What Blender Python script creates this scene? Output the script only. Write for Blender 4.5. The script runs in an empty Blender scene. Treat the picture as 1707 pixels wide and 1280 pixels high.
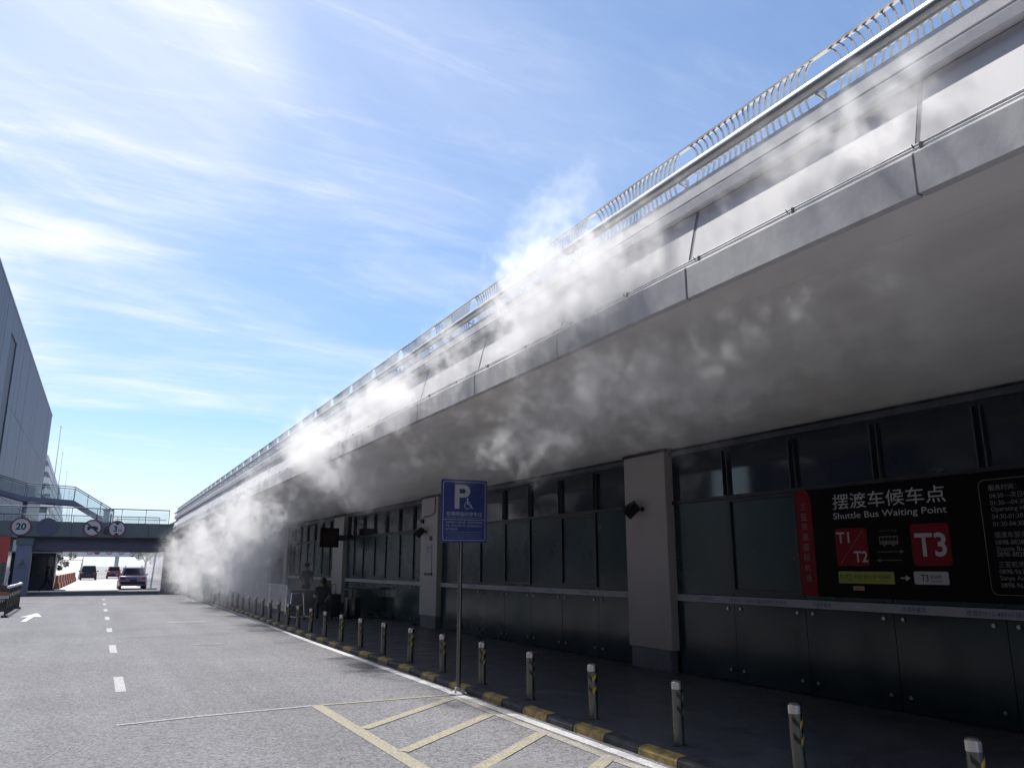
import bpy, math, random
from mathutils import Vector, Matrix
R = math.radians
random.seed(7)
sc = bpy.context.scene
COL = sc.collection

# ------------------------------------------------------------------ camera
H = 1.72
cam = bpy.data.cameras.new('camera'); camo = bpy.data.objects.new('camera', cam); COL.objects.link(camo)
cam.sensor_width = 36.0; cam.lens = 36.0 * 1300 / 1707
cam.clip_start = 0.05; cam.clip_end = 6000
camo.location = (0, 0, H)
camo.rotation_euler = (R(90) + math.atan(303 / 1300), 0, R(-28.1))
sc.camera = camo

# ------------------------------------------------------------------ sun and sky
SUN = Vector((-0.17, 0.50, 1.0)).normalized()          # direction towards the sun
sun = bpy.data.lights.new('sun', 'SUN'); suno = bpy.data.objects.new('sun', sun); COL.objects.link(suno)
sun.energy = 4.7; sun.angle = R(0.53); sun.color = (1.0, 0.955, 0.89)
suno.rotation_euler = SUN.to_track_quat('Z', 'Y').to_euler()
suno.location = (0, 0, 60)
W = bpy.data.worlds.new('World'); sc.world = W; W.use_nodes = True
wn = W.node_tree; wn.nodes.clear()
def wnode(t, **k):
    n = wn.nodes.new(t)
    for a, b in k.items(): setattr(n, a, b)
    return n
def wl(a, b): wn.links.new(a, b)
wo = wnode('ShaderNodeOutputWorld'); bg = wnode('ShaderNodeBackground'); bg.inputs['Strength'].default_value = 0.10
sky = wnode('ShaderNodeTexSky', sky_type='NISHITA'); sky.sun_disc = False
sky.sun_elevation = math.asin(SUN.z); sky.sun_rotation = math.atan2(SUN.x, SUN.y)
sky.air_density = 1.0; sky.dust_density = 0.6; sky.ozone_density = 2.6; sky.altitude = 0
# cirrus: noise on the plane of a high cloud layer, drawn out along the wind
tc = wnode('ShaderNodeTexCoord'); sep = wnode('ShaderNodeSeparateXYZ'); wl(tc.outputs['Generated'], sep.inputs[0])
def wmath(op, a, b=None, clamp=False):
    n = wnode('ShaderNodeMath', operation=op, use_clamp=clamp)
    for i, v in enumerate((a, b)):
        if v is None: continue
        if isinstance(v, (int, float)): n.inputs[i].default_value = v
        else: wl(v, n.inputs[i])
    return n.outputs[0]
zc = wmath('MAXIMUM', sep.outputs['Z'], 0.0); zd = wmath('ADD', zc, 0.10)
px = wmath('DIVIDE', sep.outputs['X'], zd); py = wmath('DIVIDE', sep.outputs['Y'], zd)
cmb = wnode('ShaderNodeCombineXYZ'); wl(px, cmb.inputs[0]); wl(py, cmb.inputs[1])
def cloud(rot, scale, loc, nscale, detail, rough, dist, lo, hi):
    mp = wnode('ShaderNodeMapping'); wl(cmb.outputs[0], mp.inputs[0])
    mp.inputs['Rotation'].default_value = (0, 0, R(rot)); mp.inputs['Scale'].default_value = scale; mp.inputs['Location'].default_value = loc
    nz = wnode('ShaderNodeTexNoise'); wl(mp.outputs[0], nz.inputs['Vector'])
    nz.inputs['Scale'].default_value = nscale; nz.inputs['Detail'].default_value = detail
    nz.inputs['Roughness'].default_value = rough; nz.inputs['Distortion'].default_value = dist
    mr = wnode('ShaderNodeMapRange', interpolation_type='SMOOTHSTEP'); wl(nz.outputs[0], mr.inputs[0])
    mr.inputs[1].default_value = lo; mr.inputs[2].default_value = hi
    return mr.outputs[0]
c1 = cloud(48, (0.75, 1.5, 1), (3.1, 1.7, 0), 1.2, 11, 0.62, 1.4, 0.44, 0.78)
c2 = cloud(35, (0.8, 1.5, 1), (8.3, 4.2, 0), 0.62, 9, 0.58, 0.9, 0.42, 0.70)
c3 = cloud(60, (0.9, 5.5, 1), (1.3, 7.7, 0), 2.2, 8, 0.66, 1.2, 0.45, 0.85)
dt = wnode('ShaderNodeVectorMath', operation='DOT_PRODUCT'); wl(tc.outputs['Generated'], dt.inputs[0]); dt.inputs[1].default_value = SUN
veil = wnode('ShaderNodeMapRange'); wl(dt.outputs['Value'], veil.inputs[0])
veil.inputs[1].default_value = 0.35; veil.inputs[2].default_value = 0.98; veil.inputs[3].default_value = 0.10; veil.inputs[4].default_value = 0.72
wgt = wnode('ShaderNodeMapRange', interpolation_type='SMOOTHSTEP'); wl(sep.outputs['X'], wgt.inputs[0])
for i_, v_ in enumerate((-0.15, 0.62, 0.86, 0.36)): wgt.inputs[i_ + 1].default_value = v_
f = wmath('MULTIPLY', c1, 0.50); f = wmath('ADD', f, wmath('MULTIPLY', wmath('MULTIPLY', c3, wmath('ADD', c2, 0.20)), 0.42))
f = wmath('ADD', f, wmath('MULTIPLY', c2, 0.40)); f = wmath('ADD', f, 0.05); f = wmath('ADD', f, wmath('MULTIPLY', veil.outputs[0], 0.45))
f = wmath('MULTIPLY', f, wgt.outputs[0]); f = wmath('MINIMUM', f, 0.92)
bk = wnode('ShaderNodeVectorMath', operation='DOT_PRODUCT'); wl(tc.outputs['Generated'], bk.inputs[0]); bk.inputs[1].default_value = (-.12, .86, .53)
bm_ = wnode('ShaderNodeMapRange', interpolation_type='SMOOTHSTEP'); wl(bk.outputs['Value'], bm_.inputs[0])
for i_, v_ in enumerate((0.970, 0.999, 0.0, 1.0)): bm_.inputs[i_ + 1].default_value = v_
f = wmath('MINIMUM', wmath('ADD', f, wmath('MULTIPLY', bm_.outputs[0], wmath('ADD', wmath('MULTIPLY', c2, .42), .08))), 0.95)
hz = wnode('ShaderNodeMapRange', interpolation_type='SMOOTHSTEP'); wl(zc, hz.inputs[0])
hz.inputs[1].default_value = 0.0; hz.inputs[2].default_value = 0.24; hz.inputs[3].default_value = 0.72; hz.inputs[4].default_value = 0.0
f = wmath('MAXIMUM', f, hz.outputs[0])
mixc = wnode('ShaderNodeMix', data_type='RGBA'); wl(f, mixc.inputs['Factor'])
tint = wnode('ShaderNodeMix', data_type='RGBA', blend_type='MULTIPLY'); tint.inputs['Factor'].default_value = 1.0
wl(sky.outputs[0], tint.inputs[6]); tint.inputs[7].default_value = (0.80, 1.0, 1.14, 1)
wl(tint.outputs[2], mixc.inputs[6]); mixc.inputs[7].default_value = (7.0, 7.25, 8.2, 1)
wl(mixc.outputs[2], bg.inputs['Color']); wl(bg.outputs[0], wo.inputs['Surface'])

sc.view_settings.view_transform = 'Standard'; sc.view_settings.look = 'None'
sc.view_settings.gamma = 1.0; sc.view_settings.exposure = 0.58
sc.render.engine = 'CYCLES'
cy = sc.cycles
cy.max_bounces = 8; cy.diffuse_bounces = 3; cy.glossy_bounces = 3; cy.transmission_bounces = 4; cy.volume_bounces = 5
cy.transparent_max_bounces = 16
cy.use_denoising = True; cy.use_adaptive_sampling = True; cy.adaptive_threshold = 0.02
cy.volume_step_rate = 2.0; cy.volume_max_steps = 256
cy.caustics_reflective = False; cy.caustics_refractive = False

# ------------------------------------------------------------------ materials
MATS = {}
def M(name, col, rough=0.5, metal=0.0, var=0.12, scale=4.0, bump=0.0, bscale=60.0, spec=0.5, stretch=(1, 1, 1), detail=5, col2=None, lo=0.3, hi=0.7, rvar=0.0, emit=0.0):
    if name in MATS: return MATS[name]
    m = bpy.data.materials.new(name); m.use_nodes = True; nt = m.node_tree; nt.nodes.clear()
    o = nt.nodes.new('ShaderNodeOutputMaterial'); b = nt.nodes.new('ShaderNodeBsdfPrincipled'); nt.links.new(b.outputs[0], o.inputs[0])
    b.inputs['Roughness'].default_value = rough; b.inputs['Metallic'].default_value = metal; b.inputs['Specular IOR Level'].default_value = spec
    t = nt.nodes.new('ShaderNodeTexCoord'); mp = nt.nodes.new('ShaderNodeMapping'); nt.links.new(t.outputs['Object'], mp.inputs[0]); mp.inputs['Scale'].default_value = stretch
    n = nt.nodes.new('ShaderNodeTexNoise'); nt.links.new(mp.outputs[0], n.inputs['Vector']); n.inputs['Scale'].default_value = scale; n.inputs['Detail'].default_value = detail; n.inputs['Roughness'].default_value = 0.6
    mr = nt.nodes.new('ShaderNodeMapRange'); nt.links.new(n.outputs[0], mr.inputs[0]); mr.inputs[1].default_value = lo; mr.inputs[2].default_value = hi
    mx = nt.nodes.new('ShaderNodeMix'); mx.data_type = 'RGBA'; nt.links.new(mr.outputs[0], mx.inputs['Factor'])
    a = [max(0, c * (1 - var)) for c in col]; d = [min(1, c * (1 + var)) for c in col] if col2 is None else list(col2)
    mx.inputs[6].default_value = (*a, 1); mx.inputs[7].default_value = (*d, 1)
    nt.links.new(mx.outputs[2], b.inputs['Base Color'])
    if rvar:
        rr = nt.nodes.new('ShaderNodeMapRange'); nt.links.new(n.outputs[0], rr.inputs[0]); rr.inputs[1].default_value = lo; rr.inputs[2].default_value = hi
        rr.inputs[3].default_value = max(0.02, rough - rvar); rr.inputs[4].default_value = min(1, rough + rvar); nt.links.new(rr.outputs[0], b.inputs['Roughness'])
    if bump:
        n2 = nt.nodes.new('ShaderNodeTexNoise'); nt.links.new(t.outputs['Object'], n2.inputs['Vector']); n2.inputs['Scale'].default_value = bscale; n2.inputs['Detail'].default_value = 3
        bp = nt.nodes.new('ShaderNodeBump'); nt.links.new(n2.outputs[0], bp.inputs['Height']); bp.inputs['Strength'].default_value = bump; bp.inputs['Distance'].default_value = 0.01
        nt.links.new(bp.outputs[0], b.inputs['Normal'])
    if emit:
        nt.links.new(mx.outputs[2], b.inputs['Emission Color']); b.inputs['Emission Strength'].default_value = emit
    MATS[name] = m; m['b'] = 0
    return m
def clear_glass(name, tint, fac):
    m = bpy.data.materials.new(name); m.use_nodes = True; nt = m.node_tree; nt.nodes.clear()
    o = nt.nodes.new('ShaderNodeOutputMaterial'); mx = nt.nodes.new('ShaderNodeMixShader'); tr = nt.nodes.new('ShaderNodeBsdfTransparent'); gl = nt.nodes.new('ShaderNodeBsdfGlossy')
    tr.inputs[0].default_value = (*tint, 1); gl.inputs['Roughness'].default_value = 0.03; mx.inputs[0].default_value = fac
    nt.links.new(tr.outputs[0], mx.inputs[1]); nt.links.new(gl.outputs[0], mx.inputs[2]); nt.links.new(mx.outputs[0], o.inputs[0]); MATS[name] = m
    return m
def asphalt():
    m = bpy.data.materials.new('asphalt'); m.use_nodes = True; nt = m.node_tree; b = nt.nodes['Principled BSDF']
    t = nt.nodes.new('ShaderNodeTexCoord')
    def noise(scale, detail, stretch=None, rough=0.6):
        n = nt.nodes.new('ShaderNodeTexNoise'); n.inputs['Scale'].default_value = scale; n.inputs['Detail'].default_value = detail; n.inputs['Roughness'].default_value = rough
        if stretch:
            mp = nt.nodes.new('ShaderNodeMapping'); mp.inputs['Scale'].default_value = stretch; nt.links.new(t.outputs['Object'], mp.inputs[0]); nt.links.new(mp.outputs[0], n.inputs['Vector'])
        else: nt.links.new(t.outputs['Object'], n.inputs['Vector'])
        return n.outputs[0]
    def ramp(x, lo, hi, a, c):
        r = nt.nodes.new('ShaderNodeMapRange'); nt.links.new(x, r.inputs[0])
        for i, v in enumerate((lo, hi, a, c)): r.inputs[i + 1].default_value = v
        return r.outputs[0]
    def mul(a, c):
        r = nt.nodes.new('ShaderNodeMath'); r.operation = 'MULTIPLY'; nt.links.new(a, r.inputs[0]); nt.links.new(c, r.inputs[1]); return r.outputs[0]
    vo = nt.nodes.new('ShaderNodeTexVoronoi'); vo.inputs['Scale'].default_value = 48; nt.links.new(t.outputs['Object'], vo.inputs['Vector'])
    sc_ = nt.nodes.new('ShaderNodeSeparateColor'); nt.links.new(vo.outputs['Color'], sc_.inputs[0])
    grain = ramp(sc_.outputs[0], 0.0, 1.0, 0.55, 1.48)
    fine = ramp(noise(120, 2), 0.3, 0.7, 0.78, 1.22)
    patch = ramp(noise(0.35, 5), 0.3, 0.7, 0.86, 1.12)
    tracks = ramp(noise(0.9, 4, (1.0, 0.06, 1)), 0.3, 0.7, 0.84, 1.10)
    damp = ramp(noise(0.22, 4, (0.6, 1.6, 1)), 0.60, 0.72, 1.0, 0.78)
    v = mul(mul(mul(mul(grain, fine), patch), tracks), damp)
    mx = nt.nodes.new('ShaderNodeMix'); mx.data_type = 'RGBA'; mx.blend_type = 'MULTIPLY'; mx.inputs['Factor'].default_value = 1
    mx.inputs[6].default_value = (0.140, 0.141, 0.154, 1); nt.links.new(v, mx.inputs[7]); nt.links.new(mx.outputs[2], b.inputs['Base Color'])
    b.inputs['Roughness'].default_value = 0.82; b.inputs['Specular IOR Level'].default_value = 0.35
    bp = nt.nodes.new('ShaderNodeBump'); bp.inputs['Strength'].default_value = 0.55; bp.inputs['Distance'].default_value = 0.006
    nt.links.new(vo.outputs['Distance'], bp.inputs['Height']); nt.links.new(bp.outputs[0], b.inputs['Normal'])
    MATS['asphalt'] = m; return m
asphalt()
def paint(name, col, wear_lo, wear_hi, under=(0.16, 0.16, 0.18)):
    """worn road paint: patches of bare asphalt show through"""
    m = M(name, col, rough=0.75, var=0.15, scale=30, bump=0.4, bscale=90)
    nt = m.node_tree; b = [n for n in nt.nodes if n.type == 'BSDF_PRINCIPLED'][0]
    src = b.inputs['Base Color'].links[0].from_socket
    t = [n for n in nt.nodes if n.type == 'TEX_COORD'][0]
    vo = nt.nodes.new('ShaderNodeTexNoise'); vo.inputs['Scale'].default_value = 42; vo.inputs['Detail'].default_value = 6; vo.inputs['Roughness'].default_value = 0.75; nt.links.new(t.outputs['Object'], vo.inputs['Vector'])
    mr = nt.nodes.new('ShaderNodeMapRange'); nt.links.new(vo.outputs[0], mr.inputs[0]); mr.inputs[1].default_value = wear_lo; mr.inputs[2].default_value = wear_hi
    mx = nt.nodes.new('ShaderNodeMix'); mx.data_type = 'RGBA'; nt.links.new(mr.outputs[0], mx.inputs['Factor']); mx.inputs[6].default_value = (*under, 1); nt.links.new(src, mx.inputs[7])
    nt.links.new(mx.outputs[2], b.inputs['Base Color']); return m
paint('white_paint', (0.50, 0.50, 0.51), 0.33, 0.52); paint('yellow_paint', (0.36, 0.315, 0.165), 0.42, 0.62); paint('faded_paint', (0.36, 0.34, 0.27), 0.40, 0.62)
paint('pale_paint', (0.34, 0.34, 0.33), 0.42, 0.58); paint('dash_paint', (0.44, 0.44, 0.45), 0.40, 0.58)
M('tar_seal', (0.105, 0.105, 0.118), 0.7, var=0.3, scale=8)
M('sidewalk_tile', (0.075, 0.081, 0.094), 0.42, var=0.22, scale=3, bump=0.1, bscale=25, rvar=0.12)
M('kerb_yellow', (0.15, 0.135, 0.11), 0.75, var=0.2, scale=9, bump=0.3, bscale=40, col2=(0.46, 0.32, 0.10), lo=0.36, hi=0.60)
M('kerb_black', (0.035, 0.037, 0.045), 0.7, var=0.2, scale=9, bump=0.3, bscale=40, col2=(0.10, 0.10, 0.10), lo=0.42, hi=0.75)
M('concrete', (0.42, 0.42, 0.43), 0.85, var=0.12, scale=2.2, bump=0.12, bscale=30)
M('soffit', (0.70, 0.675, 0.645), 0.88, var=0.13, scale=0.7, stretch=(1.6, 0.5, 1), bump=0.08, bscale=20)
M('fascia', (0.47, 0.47, 0.485), 0.85, var=0.15, scale=2.2, stretch=(1, 2.4, 0.55), bump=0.25, bscale=9, rvar=0.12)
M('parapet', (0.53, 0.53, 0.55), 0.7, var=0.05, scale=1.6, stretch=(1, 2, 0.4))
M('lip', (0.66, 0.665, 0.68), 0.8, var=0.12, scale=2.4, stretch=(1, 1.5, 0.5), bump=0.1, bscale=30)
M('joint_dark', (0.27, 0.275, 0.28), 0.9, var=0.2)
M('joint_light', (0.72, 0.72, 0.73), 0.6, var=0.1)
M('steel_tube', (0.55, 0.56, 0.55), 0.32, 0.65, var=0.18, scale=3, stretch=(1, 0.5, 3), rvar=0.1, col2=(0.60, 0.585, 0.55))
M('steel_bar', (0.50, 0.54, 0.59), 0.5, 0.0, var=0.12)
M('pipe', (0.74, 0.74, 0.75), 0.4, 0.0, var=0.15)
M('pipe_dark', (0.07, 0.07, 0.075), 0.5, 0.0, var=0.3)
M('bollard_steel', (0.15, 0.145, 0.135), 0.34, 0.95, var=0.15, scale=9, stretch=(1, 1, 0.25), rvar=0.12)
M('bollard_cap', (0.42, 0.42, 0.42), 0.20, 0.95, var=0.1)
M('tape_black', (0.012, 0.012, 0.013), 0.45, var=0.3); M('tape_yellow', (0.50, 0.36, 0.05), 0.4, var=0.2, scale=20)
M('glass_dark', (0.022, 0.046, 0.052), 0.26, var=0.35, scale=0.5, spec=0.30, rvar=0.06)
M('glass_low', (0.017, 0.037, 0.040), 0.17, var=0.45, scale=0.7, spec=0.30, rvar=0.08)
M('glass_upper', (0.014, 0.020, 0.028), 0.05, var=0.3, scale=0.6, spec=0.5, bump=0.05, bscale=0.8)
M('mullion', (0.10, 0.105, 0.115), 0.35, 0.7, var=0.15); M('frame_black', (0.008, 0.008, 0.010), 0.4, var=0.2)
M('film_white', (0.33, 0.33, 0.36), 0.5, var=0.08); M('film_blue', (0.05, 0.07, 0.20), 0.5, var=0.1)
M('bolt', (0.30, 0.31, 0.32), 0.3, 0.9, var=0.1)
M('column', (0.39, 0.355, 0.34), 0.55, var=0.06, scale=1.2); M('column_base', (0.13, 0.13, 0.15), 0.4, var=0.25, scale=3)
M('sign_blue', (0.008, 0.026, 0.17), 0.4, var=0.1); M('sign_white', (0.42, 0.43, 0.46), 0.45, var=0.05)
M('board_black', (0.0025, 0.002, 0.0028), 0.5, var=0.3, spec=0.10); M('board_red', (0.17, 0.008, 0.012), 0.5, var=0.1, spec=0.15); M('print_white', (0.42, 0.42, 0.42), 0.5, var=0.04, spec=0.3)
M('print_grey', (0.17, 0.17, 0.18), 0.5, var=0.05); M('print_dim', (0.10, 0.085, 0.08), 0.5, var=0.1); M('board_yellow', (0.27, 0.28, 0.03), 0.5, var=0.08); M('board_orange', (0.45, 0.22, 0.12), 0.5, var=0.08); M('print_black', (0.012, 0.012, 0.014), 0.5, var=0.1)
M('rubber', (0.015, 0.015, 0.016), 0.7, var=0.2); M('cam_black', (0.01, 0.01, 0.011), 0.35, var=0.2)
M('bridge_green', (0.105, 0.128, 0.138), 0.6, var=0.10, scale=1.2); M('bridge_dark', (0.085, 0.085, 0.13), 0.7, var=0.12, scale=0.8); M('bridge_pillar', (0.15, 0.17, 0.235), 0.6, var=0.1, scale=1)
M('rail_dark', (0.10, 0.11, 0.13), 0.4, 0.5, var=0.1); M('red_board', (0.36, 0.045, 0.045), 0.5, var=0.08)
M('cladding', (0.072, 0.08, 0.118), 0.55, 0.15, var=0.10, scale=0.3, stretch=(1, 1, 0.1)); M('cladding_dark', (0.035, 0.04, 0.065), 0.6, var=0.1); M('roof_grey', (0.25, 0.26, 0.3), 0.7)
M('pale_wall', (0.55, 0.56, 0.60), 0.7, var=0.06); M('pale_ground', (0.52, 0.48, 0.47), 0.9, var=0.12, scale=0.5); M('window_dark', (0.03, 0.04, 0.055), 0.15, var=0.3)
M('car_grey', (0.30, 0.245, 0.36), 0.3, 0.5, var=0.05); M('car_black', (0.022, 0.022, 0.03), 0.25, 0.3, var=0.1); M('car_red', (0.36, 0.10, 0.11), 0.35, var=0.1); M('car_glass', (0.012, 0.014, 0.018), 0.06, var=0.2)
M('tail_red', (0.16, 0.02, 0.025), 0.2, var=0.1); M('chrome', (0.7, 0.7, 0.7), 0.15, 1.0, var=0.05); M('barrier_orange', (0.28, 0.10, 0.045), 0.6, var=0.2)
M('kiosk', (0.05, 0.055, 0.075), 0.5, var=0.15); M('kiosk_glass', (0.05, 0.085, 0.08), 0.12, var=0.3)
M('skin', (0.28, 0.16, 0.11), 0.5, var=0.06); M('hair', (0.012, 0.011, 0.011), 0.6, var=0.2); M('shirt_dark', (0.085, 0.09, 0.11), 0.85, var=0.2); M('cloth_black', (0.022, 0.024, 0.032), 0.85, var=0.2); M('trousers', (0.030, 0.032, 0.045), 0.85, var=0.2)
M('bark', (0.09, 0.07, 0.055), 0.9, var=0.3, scale=10); M('leaf', (0.06, 0.11, 0.045), 0.6, var=0.45, scale=1.3); M('ground', (0.24, 0.235, 0.235), 0.9, var=0.15, scale=0.15)
M('counter', (0.14, 0.145, 0.165), 0.5, var=0.15); M('iron', (0.15, 0.15, 0.16), 0.7, 0.1, var=0.25, scale=25)
clear_glass('clear_glass', (0.87, 0.90, 0.91), 0.045)

# ------------------------------------------------------------------ mesh helpers
ORG = {}
class MB:
    def __init__(s): s.v = []; s.f = []
    def add(s, vs, fs):
        o = len(s.v); s.v += [tuple(p) for p in vs]; s.f += [tuple(i + o for i in q) for q in fs]; return s
    def box(s, x0, x1, y0, y1, z0, z1):
        return s.add([(x0, y0, z0), (x1, y0, z0), (x1, y1, z0), (x0, y1, z0), (x0, y0, z1), (x1, y0, z1), (x1, y1, z1), (x0, y1, z1)],
                     [(0, 3, 2, 1), (4, 5, 6, 7), (0, 1, 5, 4), (1, 2, 6, 5), (2, 3, 7, 6), (3, 0, 4, 7)])
    def hexa(s, b, t):
        return s.add(list(b) + list(t), [(0, 3, 2, 1), (4, 5, 6, 7), (0, 1, 5, 4), (1, 2, 6, 5), (2, 3, 7, 6), (3, 0, 4, 7)])
    def cyl(s, p0, p1, r0, n=12, r1=None, caps=True):
        p0 = Vector(p0); p1 = Vector(p1); r1 = r0 if r1 is None else r1
        a = (p1 - p0).normalized(); u = a.orthogonal().normalized(); w = a.cross(u)
        vs = [p0 + (u * math.cos(2 * math.pi * i / n) + w * math.sin(2 * math.pi * i / n)) * r0 for i in range(n)] + \
             [p1 + (u * math.cos(2 * math.pi * i / n) + w * math.sin(2 * math.pi * i / n)) * r1 for i in range(n)]
        fs = [(i, (i + 1) % n, n + (i + 1) % n, n + i) for i in range(n)]
        if caps: fs += [tuple(range(n))[::-1], tuple(range(n, 2 * n))]
        return s.add(vs, fs)
    def tube(s, pts, r, n=8):
        for a, b in zip(pts[:-1], pts[1:]): s.cyl(a, b, r, n)
        return s
    def lathe(s, prof, n=16, c=(0, 0, 0)):
        vs = []; fs = []
        for r, z in prof:
            for i in range(n): vs.append((c[0] + r * math.cos(2 * math.pi * i / n), c[1] + r * math.sin(2 * math.pi * i / n), c[2] + z))
        for k in range(len(prof) - 1):
            for i in range(n): fs.append((k * n + i, k * n + (i + 1) % n, (k + 1) * n + (i + 1) % n, (k + 1) * n + i))
        fs += [tuple(range(n))[::-1], tuple(range((len(prof) - 1) * n, len(prof) * n))]
        return s.add(vs, fs)
    def ball(s, c, r, n=12, m=6):
        return s.lathe([(max(1e-4, r * math.sin(math.pi * k / m)), -r * math.cos(math.pi * k / m)) for k in range(m + 1)], n, c)
    def prism(s, prof, ys, shift=lambda y: 0.0):
        """closed (x, z) profile swept along Y through the stations ys"""
        n = len(prof); vs = []; fs = []
        for y in ys: vs += [(x + shift(y), y, z) for x, z in prof]
        for k in range(len(ys) - 1):
            for i in range(n): fs.append((k * n + i, k * n + (i + 1) % n, (k + 1) * n + (i + 1) % n, (k + 1) * n + i))
        fs += [tuple(range(n))[::-1], tuple(range((len(ys) - 1) * n, len(ys) * n))]
        return s.add(vs, fs)
    def plate(s, poly, t, to):
        """2-D outline given thickness t; to(u, v, w) maps to space"""
        n = len(poly)
        return s.add([to(u, v, 0) for u, v in poly] + [to(u, v, t) for u, v in poly], [tuple(range(n))[::-1], tuple(range(n, 2 * n))] + [(i, (i + 1) % n, n + (i + 1) % n, n + i) for i in range(n)])
    def mesh(s, name, m, smooth=False, org=(0, 0, 0)):
        me = bpy.data.meshes.new(name); o = Vector(org)
        me.from_pydata([tuple(Vector(p) - o) for p in s.v], [], s.f); me.validate()
        import bmesh
        b = bmesh.new(); b.from_mesh(me); bmesh.ops.recalc_face_normals(b, faces=b.faces); b.to_mesh(me); b.free()
        if m: me.materials.append(MATS[m])
        if smooth:
            me.polygons.foreach_set('use_smooth', [True] * len(me.polygons))
            me.set_sharp_from_angle(angle=R(40))
        return me
    def build(s, name, m, parent=None, smooth=False, org=None, bevel=0):
        if parent is not None: org = ORG[parent.name]
        elif org is None: org = (0, 0, 0)
        ob = bpy.data.objects.new(name, s.mesh(name, m, smooth, org)); COL.objects.link(ob); ORG[ob.name] = org
        if parent is not None: ob.parent = parent
        else: ob.location = org
        if bevel:
            bv = ob.modifiers.new('bevel', 'BEVEL'); bv.width = bevel; bv.segments = 2; bv.limit_method = 'ANGLE'
        return ob
def tag(o, label=None, cat=None, group=None, kind=None):
    for k, v in (('label', label), ('category', cat), ('group', group), ('kind', kind)):
        if v: o[k] = v
    return o
def thing(name, label, cat, loc, group=None):
    o = bpy.data.objects.new(name, None); COL.objects.link(o); o.location = loc; o.empty_display_size = 0.2
    ORG[o.name] = Vector(loc); return tag(o, label, cat, group, 'thing')
def struct(o): o['kind'] = 'structure'; return o
def B(*a): return MB().box(*a)
def part_copy(src, parent, loc=(0, 0, 0)):
    c = src.copy(); COL.objects.link(c); c.parent = parent; c.location = loc; ORG[c.name] = ORG.get(parent.name, (0, 0, 0)); return c
def interp(tab, y):
    if y <= tab[0][0]:
        (a, b), (c, d) = tab[0], tab[1]; return b + (d - b) * (y - a) / (c - a)
    for (a, b), (c, d) in zip(tab[:-1], tab[1:]):
        if y <= c: return b + (d - b) * (y - a) / (c - a)
    return tab[-1][1]
DG = None
def text(name, s, m, parent, to, size, w=None, h=None, align='CENTER', bold=0.0, t=0.002, space=1.0):
    """flat lettering: to(u, v) is the point of the text plane, u to the right and v up; fitted to width w / height h"""
    cu = bpy.data.curves.new('lettering', 'FONT'); cu.body = s; cu.size = size; cu.align_x = 'LEFT'; cu.offset = bold * size; cu.resolution_u = 3; cu.space_character = space; cu.space_line = 0.95
    tmp = bpy.data.objects.new('lettering_tmp', cu); COL.objects.link(tmp)
    dg = bpy.context.evaluated_depsgraph_get(); me = bpy.data.meshes.new_from_object(tmp.evaluated_get(dg))
    bpy.data.objects.remove(tmp); bpy.data.curves.remove(cu)
    xs = [v.co.x for v in me.vertices]; ys = [v.co.y for v in me.vertices]
    if not xs: return None
    x0, x1, y0, y1 = min(xs), max(xs), min(ys), max(ys)
    kx = (w / (x1 - x0)) if w else 1.0; ky = (h / (y1 - y0)) if h else (kx if w else 1.0)
    if w is None and h: kx = ky
    ax = {'CENTER': (x0 + x1) / 2, 'LEFT': x0}[align]; ay = (y0 + y1) / 2
    org = Vector(ORG[parent.name])
    for v in me.vertices: v.co = Vector(to((v.co.x - ax) * kx, (v.co.y - ay) * ky)) - org
    me.materials.clear(); me.materials.append(MATS[m]); me.name = name
    ob = bpy.data.objects.new(name, me); COL.objects.link(ob); ob.parent = parent; ORG[ob.name] = org
    return ob
def rrect(u0, u1, v0, v1, r, n=4):
    pts = []
    for cu_, cv, a0 in ((u1 - r, v1 - r, 0), (u0 + r, v1 - r, 90), (u0 + r, v0 + r, 180), (u1 - r, v0 + r, 270)):
        for k in range(n + 1):
            a = R(a0 + 90 * k / n); pts.append((cu_ + r * math.cos(a), cv + r * math.sin(a)))
    return pts
def ORD(n):
    a = ['first', 'second', 'third', 'fourth', 'fifth', 'sixth', 'seventh', 'eighth', 'ninth', 'tenth', 'eleventh', 'twelfth', 'thirteenth', 'fourteenth', 'fifteenth', 'sixteenth', 'seventeenth', 'eighteenth', 'nineteenth', 'twentieth']
    if n < 20: return a[n]
    if n == 29: return 'thirtieth'
    if n >= 30: return 'thirty-' + a[n - 30]
    return 'twenty-' + a[n - 20]

# ------------------------------------------------------------------ alignments measured from the place
KERB = [(0, 4.70), (6, 4.77), (9, 4.81), (11, 4.86), (14, 4.93), (18, 4.99), (22, 5.07), (27, 5.24), (33, 5.40), (40, 5.55), (52, 5.70)]
LINE = [(0, 4.58), (6, 4.63), (8, 4.66), (11, 4.72), (15, 4.78), (19, 4.84), (22, 4.93), (27, 5.09), (33, 5.26), (40, 5.40), (52, 5.55)]
BOLL = [(0, 5.05), (6, 5.08), (9, 5.12), (11, 5.16), (14, 5.17), (18, 5.20), (22, 5.25), (27, 5.40), (33, 5.53), (40, 5.67), (52, 5.80)]
kx = lambda y: interp(KERB, y)
SW0 = 0.085
swz = lambda x, y: SW0 + 0.035 * min(1.0, max(0.0, (x - kx(y)) / 3.0))
V = lambda y: 0.012 * (y - 2.0)                 # the viaduct drifts slightly away from the road

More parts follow.
